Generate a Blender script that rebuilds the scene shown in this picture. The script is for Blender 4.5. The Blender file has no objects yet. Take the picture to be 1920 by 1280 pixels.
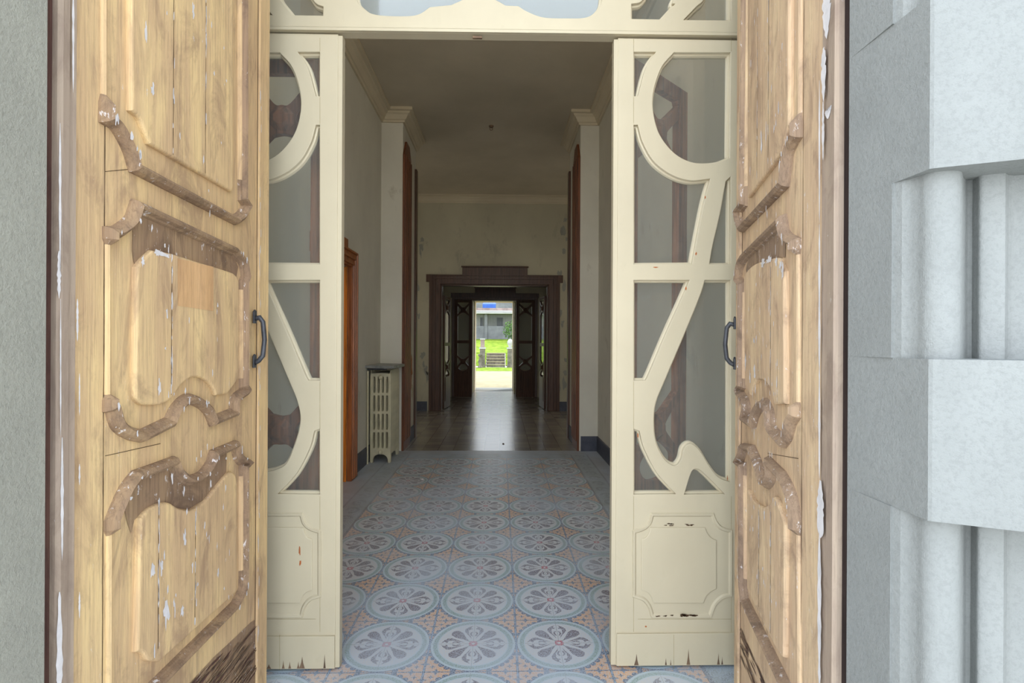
import bpy, bmesh, math, random
from mathutils import Vector, Matrix
random.seed(7)
SC = bpy.context.scene
COL = SC.collection
# ------------------------------------------------------------------ camera
F = 964.0
YAW = math.radians(1.3); ROLL = 0.005; EYE = Vector((0, 0, 1.405))
FW = Vector((math.sin(YAW), math.cos(YAW), 0)); RT0 = Vector((math.cos(YAW), -math.sin(YAW), 0)); UP0 = Vector((0, 0, 1))
IX = RT0 * math.cos(ROLL) + UP0 * math.sin(ROLL); IU = UP0 * math.cos(ROLL) - RT0 * math.sin(ROLL)
cd = bpy.data.cameras.new('camera'); cam = bpy.data.objects.new('camera', cd); COL.objects.link(cam)
cd.sensor_width = 36; cd.lens = F / 1920 * 36; cd.clip_start = 0.02; cd.clip_end = 300
m = Matrix((IX, IU, -FW)).transposed().to_4x4(); m.translation = EYE
cam.matrix_world = m
SC.camera = cam
SC.view_settings.view_transform = 'Standard'; SC.view_settings.look = 'None'
SC.view_settings.exposure = 0.0; SC.view_settings.gamma = 1.0; SC.view_settings.use_curve_mapping = False
# ------------------------------------------------------------------ sky and sun
W = bpy.data.worlds.new('sky'); SC.world = W; W.use_nodes = True
nt = W.node_tree; bg = nt.nodes['Background']
tc = nt.nodes.new('ShaderNodeTexCoord'); sp = nt.nodes.new('ShaderNodeSeparateXYZ'); cr = nt.nodes.new('ShaderNodeValToRGB')
nt.links.new(tc.outputs['Generated'], sp.inputs[0]); nt.links.new(sp.outputs['Z'], cr.inputs[0]); nt.links.new(cr.outputs[0], bg.inputs[0])
cr.color_ramp.elements[0].color = (0.89, 0.945, 1.0, 1); cr.color_ramp.elements[1].color = (0.72, 0.85, 1.0, 1)
bg.inputs[1].default_value = 2.0
# the open sky on the left of the forecourt is the brighter side
sx = nt.nodes.new('ShaderNodeMapRange'); sx.inputs[1].default_value = -1; sx.inputs[2].default_value = 1; sx.inputs[3].default_value = 1.4; sx.inputs[4].default_value = 0.8
nt.links.new(sp.outputs['X'], sx.inputs[0]); mm_ = nt.nodes.new('ShaderNodeMath'); mm_.operation = 'MULTIPLY'; mm_.inputs[1].default_value = 3.1
nt.links.new(sx.outputs[0], mm_.inputs[0]); # sky gain added straight out over the forecourt to brighten the interior
def wm(op, a, b):
    n_ = nt.nodes.new('ShaderNodeMath'); n_.operation = op
    for i, v in enumerate((a, b)):
        if isinstance(v, (int, float)): n_.inputs[i].default_value = v
        else: nt.links.new(v, n_.inputs[i])
    return n_.outputs[0]
cone = wm('POWER', wm('MAXIMUM', wm('MULTIPLY', sp.outputs['Y'], -1.0), 0.0), 7.0)
nt.links.new(wm('MULTIPLY', mm_.outputs[0], wm('ADD', wm('MULTIPLY', cone, 0.9), 1.0)), bg.inputs[1])
sd = bpy.data.lights.new('sun', 'SUN'); sd.energy = 3.4; sd.angle = 0.01; sd.color = (1, 0.95, 0.86)
sun = bpy.data.objects.new('sun', sd); COL.objects.link(sun)
sun.rotation_euler = Vector((-0.35, -0.42, -1.0)).to_track_quat('-Z', 'Y').to_euler()
def area(name, loc, direction, sx, sy, power, color):
    l = bpy.data.lights.new(name, 'AREA'); l.shape = 'RECTANGLE'; l.size = sx; l.size_y = sy; l.energy = power; l.color = color
    o = bpy.data.objects.new(name, l); COL.objects.link(o); o.location = loc
    o.rotation_euler = Vector(direction).to_track_quat('-Z', 'Z').to_euler(); return o
# added fill lamps brightening the hall, at the cross-hall sides and above the screen
area('side_fill', (-3.2, 9.0, 2.2), (1, 0, -0.1), 1.6, 2.4, 9, (1.0, 0.93, 0.78))
area('front_fill', (-0.12, 2.34, 3.85), (0, 1, -0.25), 2.2, 0.8, 32, (1.0, 0.90, 0.74))
area('side_fill', (3.0, 9.0, 2.2), (-1, 0, -0.1), 1.6, 2.4, 9, (1.0, 0.93, 0.78))
# ------------------------------------------------------------------ materials
def lin(c):
    return tuple(((v / 255) / 12.92 if v / 255 <= 0.04045 else ((v / 255 + 0.055) / 1.055) ** 2.4) for v in c) + (1,)
class NB:
    def __init__(s, name):
        s.m = bpy.data.materials.new(name); s.m.use_nodes = True; s.t = s.m.node_tree; s.b = s.t.nodes['Principled BSDF']; s.co = None
    def n(s, k, **kw):
        nd = s.t.nodes.new(k)
        for a, b in kw.items(): setattr(nd, a, b)
        return nd
    def l(s, a, b): s.t.links.new(a, b)
    def coord(s, scale):
        if s.co is None: s.co = s.n('ShaderNodeTexCoord')
        mp = s.n('ShaderNodeMapping'); mp.inputs['Scale'].default_value = scale; s.l(s.co.outputs['Object'], mp.inputs[0]); return mp.outputs[0]
    def noise(s, scale, sc=1.0, detail=6, rough=0.6, dist=0.0):
        nz = s.n('ShaderNodeTexNoise'); nz.inputs['Scale'].default_value = sc; nz.inputs['Detail'].default_value = detail
        nz.inputs['Roughness'].default_value = rough; nz.inputs['Distortion'].default_value = dist
        s.l(s.coord(scale), nz.inputs['Vector']); return nz.outputs['Fac']
    def ramp(s, fac, stops, interp='LINEAR'):
        r = s.n('ShaderNodeValToRGB'); r.color_ramp.interpolation = interp; e = r.color_ramp.elements
        while len(e) < len(stops): e.new(0.5)
        for i, (p, c) in enumerate(stops): e[i].position = p; e[i].color = c if len(c) == 4 else lin(c)
        s.l(fac, r.inputs[0]); return r.outputs[0]
    def mix(s, fac, a, b):
        mx = s.n('ShaderNodeMix', data_type='RGBA')
        if isinstance(fac, (int, float)): mx.inputs[0].default_value = fac
        else: s.l(fac, mx.inputs[0])
        for i, v in ((6, a), (7, b)):
            if isinstance(v, tuple): mx.inputs[i].default_value = v if len(v) == 4 else lin(v)
            else: s.l(v, mx.inputs[i])
        return mx.outputs[2]
    def col(s, c):
        if isinstance(c, tuple): s.b.inputs['Base Color'].default_value = c if len(c) == 4 else lin(c)
        else: s.l(c, s.b.inputs['Base Color'])
    def bump(s, h, st=0.3, dist=0.01):
        bp = s.n('ShaderNodeBump'); bp.inputs['Strength'].default_value = st; bp.inputs['Distance'].default_value = dist
        s.l(h, bp.inputs['Height']); s.l(bp.outputs[0], s.b.inputs['Normal'])
    def r(s, rough, spec=0.5): s.b.inputs['Roughness'].default_value = rough; s.b.inputs['Specular IOR Level'].default_value = spec; return s.m
BW = [(0, (0, 0, 0, 1)), (1, (1, 1, 1, 1))]
def wood_weathered(name, light, mid, dark, flake=0.66, flakecol=(222, 216, 216), seed=0.0, amt=1.0):
    k = NB(name)
    g = k.noise((22, 22, 1.1), 1.0, 8, 0.62, 0.5)
    base = k.ramp(g, [(0.25, mid), (0.44, tuple((a + b) // 2 for a, b in zip(light, mid))), (0.56, light), (0.75, tuple(min(255, v + 8) for v in light))])
    big = k.noise((6 + seed, 6, 1.9), 1.0, 6, 0.65, 0.5)
    base = k.mix(k.ramp(big, [(0.40, (0, 0, 0, 1)), (0.60, (0.8 * amt,) * 3 + (1,))]), base, mid)
    big2 = k.noise((9, 9, 3.2 + seed), 1.0, 7, 0.7, 0.8)
    base = k.mix(k.ramp(big2, [(0.50, (0, 0, 0, 1)), (0.64, (0.55 * amt,) * 3 + (1,))]), base, dark)
    fine = k.noise((150, 150, 5), 1.0, 7, 0.72, 0.6)
    base = k.mix(k.ramp(fine, [(0.36, (0.42,) * 3 + (1,)), (0.52, (0, 0, 0, 1))]), base, dark)
    fl = k.noise((48, 48, 17 + seed), 1.0, 9, 0.74, 0.4)
    base = k.mix(k.ramp(fl, [(flake - .045, (0, 0, 0, 1)), (flake - .02, (0.8,) * 3 + (1,))]), base, flakecol)
    k.col(base); k.bump(fine, 0.35, 0.004)
    return k.r(0.78, 0.2)
M = {}
M['door_l'] = wood_weathered('tan_weathered_wood', (232, 202, 150), (206, 174, 136), (152, 124, 102), 0.70)
M['door_r'] = wood_weathered('pale_weathered_wood', (226, 200, 162), (204, 174, 144), (150, 124, 106), 0.68, seed=1.5)
M['mould_l'] = wood_weathered('brown_weathered_moulding', (172, 144, 112), (146, 120, 98), (92, 74, 64), 0.655, seed=3)
M['mould_r'] = wood_weathered('mauve_weathered_moulding', (174, 148, 122), (146, 124, 106), (96, 80, 70), 0.65, seed=4)
M['jamb'] = wood_weathered('mauve_grey_jamb_paint', (172, 154, 136), (160, 142, 128), (134, 116, 104), 0.72, seed=2)
M['red_wood'] = wood_weathered('bare_orange_wood', (186, 112, 66), (164, 94, 54), (120, 66, 42), 0.8)
M['maroon'] = wood_weathered('dark_maroon_paint', (104, 76, 66), (86, 60, 54), (60, 42, 40), 0.74)
M['gap'] = wood_weathered('dark_gap_shade', (56, 44, 42), (44, 35, 34), (30, 24, 24), 0.78)  # near-black colour painted in as the shade of the right frame's gap
M['rot'] = wood_weathered('rotten_dark_wood', (132, 108, 86), (104, 86, 72), (66, 54, 48), 0.8)
def simple(name, c, rough=0.6, spec=0.4, var=0.12, scale=3.0, bump=0.0, bscale=60, metal=0.0):
    k = NB(name); c2 = tuple(max(0, int(v * (1 - var))) for v in c)
    k.col(k.ramp(k.noise((scale,) * 3, 1.0, 6, 0.65), [(0.35, c2), (0.62, c)]))
    if bump: k.bump(k.noise((bscale,) * 3, 1.0, 6, 0.7), bump, 0.006)
    k.b.inputs['Metallic'].default_value = metal
    return k.r(rough, spec)
M['flake'] = simple('white_paint_residue', (226, 222, 224), 0.7, 0.2, 0.08, 30)
M['crack'] = simple('dark_crack', (84, 62, 46), 0.9, 0.1, 0.3, 40)
M['iron'] = simple('dark_iron', (82, 84, 90), 0.45, 0.5, 0.2, 20, 0.2, 80, 0.5)
def cream(name, c, chip=0.755):
    k = NB(name)
    b = k.ramp(k.noise((2.2, 2.2, 1.4), 1.0, 5, 0.6), [(0.35, tuple(int(v * 0.955) for v in c)), (0.65, c)])
    dirt = k.noise((16, 16, 10), 1.0, 8, 0.7)
    b = k.mix(k.ramp(dirt, [(0.60, (0, 0, 0, 1)), (0.8, (0.4,) * 3 + (1,))]), b, (176, 166, 140))
    ch = k.noise((46, 46, 22), 1.0, 6, 0.6)
    b = k.mix(k.ramp(ch, [(chip, (0, 0, 0, 1)), (chip + 0.02, (0.9,) * 3 + (1,))]), b, (134, 84, 66))
    k.col(b); k.bump(k.noise((9, 9, 40), 1.0, 4, 0.5), 0.06, 0.004); return k.r(0.5, 0.35)
M['cream'] = cream('cream_paint', (198, 187, 161))
M['cream_line'] = simple('cream_paint_yellowed', (172, 158, 122), 0.6, 0.3, 0.15, 20)
def brown(name, c, rough=0.4):
    k = NB(name); g = k.noise((40, 40, 2.0), 1.0, 7, 0.6, 0.8)
    k.col(k.ramp(g, [(0.3, tuple(int(v * 0.62) for v in c)), (0.5, c), (0.7, tuple(min(255, int(v * 1.22)) for v in c))]))
    k.bump(g, 0.12, 0.003); return k.r(rough, 0.45)
M['brown'] = brown('dark_stained_wood', (84, 58, 44)); M['brown_red'] = brown('red_brown_wood', (112, 66, 40)); M['orange'] = brown('orange_brown_wood', (214, 128, 46), 0.35); M['lattice'] = brown('lattice_brown_wood', (152, 96, 66)); M['casing_o'] = brown('warm_casing_wood', (150, 88, 44))
def stone(name, c, bs=0.5):
    k = NB(name); n1 = k.noise((110, 110, 110), 1.0, 5, 0.75); n2 = k.noise((6, 6, 4), 1.0, 5, 0.6)
    b = k.ramp(n2, [(0.35, tuple(int(v * 0.95) for v in c)), (0.65, c)])
    b = k.mix(k.ramp(n1, [(0.40, (0.35,) * 3 + (1,)), (0.52, (0, 0, 0, 1))]), b, tuple(int(v * 0.86) for v in c))
    k.col(b); k.bump(n1, bs, 0.006); return k.r(0.9, 0.15)
M['stone'] = stone('pale_grey_cast_stone', (141, 143, 141)); M['stone_l'] = stone('grey_render', (166, 165, 154), 0.8)
def plaster(name, c, stain=0.6, sc=(150, 140, 118)):
    k = NB(name); b = k.ramp(k.noise((0.9, 0.9, 0.7), 1.0, 6, 0.6), [(0.35, tuple(int(v * 0.93) for v in c)), (0.65, c)])
    s = k.noise((3.2, 3.2, 1.6), 1.0, 9, 0.72, 0.4)
    b = k.mix(k.ramp(s, [(stain, (0, 0, 0, 1)), (stain + 0.12, (0.5,) * 3 + (1,))]), b, sc)
    k.col(b); k.bump(k.noise((30, 30, 30), 1.0, 5, 0.6), 0.08, 0.005); return k.r(0.85, 0.2)
M['plaster'] = plaster('aged_cream_plaster', (222, 218, 204)); M['plaster_d'] = plaster('stained_plaster', (200, 193, 168), 0.56, (150, 144, 130))
M['ceil'] = plaster('ceiling_plaster', (208, 197, 176), 0.66); M['cornice'] = plaster('cornice_plaster', (214, 202, 176), 0.7)
M['base'] = simple('slate_blue_baseboard', (84, 88, 102), 0.5, 0.4, 0.2, 6)
M['rad'] = simple('cream_radiator_paint', (206, 198, 168), 0.45, 0.4, 0.1, 8); M['slot'] = simple('dark_slot', (60, 54, 40), 0.8)
M['slab'] = simple('grey_marble', (150, 152, 148), 0.4, 0.4, 0.25, 9, 0.1)
def gl(name, tint=(0.86, 0.88, 0.87, 1), base=0.05):
    m = bpy.data.materials.new(name); m.use_nodes = True; t = m.node_tree; t.nodes.clear()
    out = t.nodes.new('ShaderNodeOutputMaterial'); tr = t.nodes.new('ShaderNodeBsdfTransparent'); tr.inputs[0].default_value = tint
    gs = t.nodes.new('ShaderNodeBsdfGlossy'); gs.inputs['Roughness'].default_value = 0.06; gs.inputs[0].default_value = (0.9, 0.92, 0.95, 1)
    df = t.nodes.new('ShaderNodeBsdfDiffuse'); df.inputs[0].default_value = (0.6, 0.62, 0.6, 1)
    fr = t.nodes.new('ShaderNodeFresnel'); fr.inputs[0].default_value = 1.5
    m1 = t.nodes.new('ShaderNodeMixShader'); t.links.new(fr.outputs[0], m1.inputs[0]); t.links.new(tr.outputs[0], m1.inputs[1]); t.links.new(gs.outputs[0], m1.inputs[2])
    m2 = t.nodes.new('ShaderNodeMixShader'); m2.inputs[0].default_value = base
    t.links.new(m1.outputs[0], m2.inputs[1]); t.links.new(df.outputs[0], m2.inputs[2]); t.links.new(m2.outputs[0], out.inputs[0]); return m
M['glass'] = gl('dusty_window_glass', base=0.07)
M['haze_glass'] = gl('pale_blue_haze_glass', (0.8, 0.85, 0.86, 1), 0.26)  # centre transom pane: pale reflection haze put in as a diffuse mix
# floor tile glazes, all under a worn dusty film that also carries painted bluish sky glare
def tile(name, c, dust_glare=(196, 210, 228), rough=0.36):
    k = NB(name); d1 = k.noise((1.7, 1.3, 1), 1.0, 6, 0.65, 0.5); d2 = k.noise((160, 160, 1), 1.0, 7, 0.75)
    b = k.mix(k.ramp(d2, [(0.44, (0.0,) * 3 + (1,)), (0.54, (0.66,) * 3 + (1,))]), k.mix(0.0, c, c), dust_glare)
    b = k.mix(k.ramp(d1, [(0.40, (0.0,) * 3 + (1,)), (0.62, (0.55,) * 3 + (1,))]), b, dust_glare)
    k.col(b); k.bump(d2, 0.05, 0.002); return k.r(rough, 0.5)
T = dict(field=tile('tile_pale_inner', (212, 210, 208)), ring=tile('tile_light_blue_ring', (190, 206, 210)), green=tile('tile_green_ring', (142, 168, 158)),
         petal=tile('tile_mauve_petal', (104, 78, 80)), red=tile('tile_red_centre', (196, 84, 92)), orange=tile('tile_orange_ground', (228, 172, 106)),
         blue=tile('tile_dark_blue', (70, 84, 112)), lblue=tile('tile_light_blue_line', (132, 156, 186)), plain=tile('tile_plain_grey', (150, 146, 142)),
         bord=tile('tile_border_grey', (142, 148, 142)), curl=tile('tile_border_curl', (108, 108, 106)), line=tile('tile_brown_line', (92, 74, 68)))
def backfloor():
    k = NB('worn_glossy_grey_tile'); br = k.n('ShaderNodeTexBrick'); br.offset = 0; k.l(k.coord((1, 1, 1)), br.inputs[0])
    br.inputs['Scale'].default_value = 5; br.inputs['Brick Width'].default_value = 1; br.inputs['Row Height'].default_value = 1; br.inputs['Mortar Size'].default_value = 0.015
    br.inputs['Color1'].default_value = lin((150, 142, 130)); br.inputs['Color2'].default_value = lin((128, 122, 116)); br.inputs['Mortar'].default_value = lin((70, 66, 60))
    k.col(br.outputs[0]); k.bump(k.noise((9, 9, 1), 1.0, 5, 0.6), 0.12, 0.004); return k.r(0.22, 0.6)
M['backfloor'] = backfloor()
# ------------------------------------------------------------------ geometry helpers
def ray(px, py): return FW + IX * ((px - 960) / F) + IU * ((640 - py) / F)
def on_plane(px, py, p0, n):
    d = ray(px, py); t = (Vector(p0) - EYE).dot(n) / d.dot(n); return EYE + d * t
def on_y(px, py, Y): return on_plane(px, py, (0, Y, 0), Vector((0, 1, 0)))
def tag(o, label=None, cat=None, group=None, kind=None):
    if label: o['label'] = label
    if cat: o['category'] = cat
    if group: o['group'] = group
    if kind: o['kind'] = kind
    return o
def empty(name, loc):
    o = bpy.data.objects.new(name, None); COL.objects.link(o); o.location = loc; o.empty_display_size = 0.1; return o
def wloc(o):
    v = Vector((0, 0, 0))
    while o is not None: v += o.location; o = o.parent
    return v
class MB:
    """collects shapes given in world coordinates"""
    def __init__(s): s.v = []; s.f = []; s.mi = []; s.mats = []; s.sm = []
    def mat(s, m):
        if m not in s.mats: s.mats.append(m)
        return s.mats.index(m)
    def add(s, vs, fs, m, smooth=False):
        k = len(s.v); i = s.mat(m); s.v += [tuple(v) for v in vs]
        for f in fs: s.f.append(tuple(a + k for a in f)); s.mi.append(i); s.sm.append(smooth)
        return s
    def box(s, lo, hi, m):
        x0, y0, z0 = lo; x1, y1, z1 = hi
        vs = [(x0, y0, z0), (x1, y0, z0), (x1, y1, z0), (x0, y1, z0), (x0, y0, z1), (x1, y0, z1), (x1, y1, z1), (x0, y1, z1)]
        return s.add(vs, [(0, 3, 2, 1), (4, 5, 6, 7), (0, 1, 5, 4), (1, 2, 6, 5), (2, 3, 7, 6), (3, 0, 4, 7)], m)
    def obox(s, o, u, v, w, a, b, c, m):
        """box in a frame: origin o, axes u v w, ranges a b c"""
        vs = [o + u * a[i] + v * b[j] + w * c[k] for k in (0, 1) for (i, j) in ((0, 0), (1, 0), (1, 1), (0, 1))]
        return s.add(vs, [(0, 3, 2, 1), (4, 5, 6, 7), (0, 1, 5, 4), (1, 2, 6, 5), (2, 3, 7, 6), (3, 0, 4, 7)], m)
    def prism(s, pts, z0, z1, m, smooth=False):
        n = len(pts); vs = [(p[0], p[1], z0) for p in pts] + [(p[0], p[1], z1) for p in pts]
        s.add(vs, [tuple(range(n))[::-1], tuple(range(n, 2 * n))], m)
        return s.add(vs, [(i, (i + 1) % n, n + (i + 1) % n, n + i) for i in range(n)], m, smooth)
    def sweep(s, path, nrm, prof, m, closed=False, smooth=False, cap=True):
        """profile (side, height) swept along a path that lies in a plane with normal nrm"""
        P = [Vector(p) for p in path]; n = len(P); nrm = Vector(nrm).normalized(); rings = []
        for i in range(n):
            a = P[i] - P[i - 1] if (i > 0 or closed) else P[1] - P[0]
            b = P[(i + 1) % n] - P[i] if (i < n - 1 or closed) else P[-1] - P[-2]
            a = a.normalized(); b = b.normalized(); t = (a + b)
            t = t.normalized() if t.length > 1e-6 else a
            sd = nrm.cross(t).normalized(); c = max(0.45, nrm.cross(a).normalized().dot(sd)); sd = sd / c
            rings.append([P[i] + sd * q[0] + nrm * q[1] for q in prof])
        k = len(prof); vs = [v for r in rings for v in r]; fs = []
        for i in range(n if closed else n - 1):
            j = (i + 1) % n
            for q in range(k - 1): fs.append((i * k + q, i * k + q + 1, j * k + q + 1, j * k + q))
        if cap and not closed: fs += [tuple(range(k))[::-1], tuple((n - 1) * k + q for q in range(k))]
        return s.add(vs, fs, m, smooth)
    def tube(s, path, r, m, seg=10):
        prof = [(r * math.cos(2 * math.pi * i / seg), r * math.sin(2 * math.pi * i / seg)) for i in range(seg + 1)]
        P = [Vector(p) for p in path]; d = (P[-1] - P[0]); nrm = Vector((0, 0, 1)) if abs(d.normalized().z) < 0.9 else Vector((1, 0, 0))
        for i in range(1, len(P) - 1):
            c = (P[i] - P[i - 1]).cross(P[i + 1] - P[i])
            if c.length > 1e-7: nrm = c; break
        return s.sweep(P, nrm, prof, m, False, True)
    def lathe(s, c, prof, m, seg=16, axis='z'):
        vs = []; k = len(prof)
        for i in range(seg):
            a = 2 * math.pi * i / seg
            for r, h in prof:
                if axis == 'z': vs.append((c[0] + r * math.cos(a), c[1] + r * math.sin(a), c[2] + h))
                else: vs.append((c[0] + r * math.cos(a), c[1] + h, c[2] + r * math.sin(a)))
        fs = [(i * k + q, ((i + 1) % seg) * k + q, ((i + 1) % seg) * k + q + 1, i * k + q + 1) for i in range(seg) for q in range(k - 1)]
        return s.add(vs, fs, m, True)
    def build(s, name, parent=None, fixn=True):
        L = wloc(parent) if parent is not None else Vector((0, 0, 0))
        me = bpy.data.meshes.new(name); me.from_pydata([(v[0] - L.x, v[1] - L.y, v[2] - L.z) for v in s.v], [], s.f)
        for mt in s.mats: me.materials.append(mt)
        me.polygons.foreach_set('material_index', s.mi); me.polygons.foreach_set('use_smooth', s.sm)
        if fixn:
            b = bmesh.new(); b.from_mesh(me); bmesh.ops.recalc_face_normals(b, faces=b.faces); b.to_mesh(me); b.free()
        me.update(); o = bpy.data.objects.new(name, me); COL.objects.link(o); o.parent = parent; return o
def smooth_path(pts, closed=True, seg=7):
    """points (x,y) run smoothly, points (x,y,1) are corners"""
    n = len(pts); cor = [i for i in range(n) if len(pts[i]) > 2]
    P = [Vector((p[0], p[1])) for p in pts]; out = []
    def cat(chain):
        r = []
        for i in range(len(chain) - 1):
            p1, p2 = chain[i], chain[i + 1]; p0 = chain[i - 1] if i else p1 * 2 - p2; p3 = chain[i + 2] if i + 2 < len(chain) else p2 * 2 - p1
            if len(chain) == 2: r.append(p1); continue
            for k in range(seg):
                t = k / seg; r.append(0.5 * ((2 * p1) + (p2 - p0) * t + (2 * p0 - 5 * p1 + 4 * p2 - p3) * t * t + (3 * p1 - p0 - 3 * p2 + p3) * t ** 3))
        return r
    if closed:
        if not cor:
            q = P + [P[0], P[1], P[2]]
            return [tuple(v) for v in cat([P[-1]] + q)[seg:seg * (n + 1)]]
        for a, c in enumerate(cor):
            e = cor[(a + 1) % len(cor)]; idx = [c]; j = c
            while True:
                j = (j + 1) % n; idx.append(j)
                if j == e: break
            out += cat([P[i] for i in idx])
    else:
        cc = sorted(set(cor + [0, n - 1]))
        for a in range(len(cc) - 1): out += cat(P[cc[a]:cc[a + 1] + 1])
        out.append(P[-1])
    return [tuple(v) for v in out]
def area2(p): return sum(p[i][0] * p[(i + 1) % len(p)][1] - p[(i + 1) % len(p)][0] * p[i][1] for i in range(len(p))) / 2
def plate(mb, loops, w0, w1, bev, fr, m, res=1):
    """flat board with holes; loops in (u,v); fr maps (u,v,w) to the world; front at w1"""
    c = bpy.data.curves.new('tmp', 'CURVE'); c.dimensions = '2D'; c.fill_mode = 'BOTH'; c.extrude = (w1 - w0) / 2 - bev; c.bevel_depth = bev; c.bevel_resolution = res; c.offset = -bev
    for i, lp in enumerate(loops):
        lp = [p for k, p in enumerate(lp) if (Vector(p) - Vector(lp[k - 1])).length > 1e-5]
        want = 1 if i == 0 else -1
        if area2(lp) * want < 0: lp = lp[::-1]
        sp_ = c.splines.new('POLY'); sp_.points.add(len(lp) - 1); sp_.use_cyclic_u = True
        for k, p in enumerate(lp): sp_.points[k].co = (p[0], p[1], 0, 1)
    o = bpy.data.objects.new('tmp', c); COL.objects.link(o)
    dg = bpy.context.evaluated_depsgraph_get(); dg.update(); me = bpy.data.meshes.new_from_object(o.evaluated_get(dg))
    mid = (w0 + w1) / 2
    mb.add([fr(v.co.x, v.co.y, v.co.z + mid) for v in me.vertices], [tuple(p.vertices) for p in me.polygons], m)
    bpy.data.objects.remove(o); bpy.data.curves.remove(c); bpy.data.meshes.remove(me); return mb
def blob(mb, cx, cy, rx, ry, fr, w, m, n=11, jag=0.35, rnd=None):
    rnd = rnd or random
    pts = []
    for i in range(n):
        a = 2 * math.pi * i / n; k = 1 + rnd.uniform(-jag, jag); pts.append(fr(cx + rx * k * math.cos(a), cy + ry * k * math.sin(a), w))
    mb.add(pts, [tuple(range(n))], m)
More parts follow.
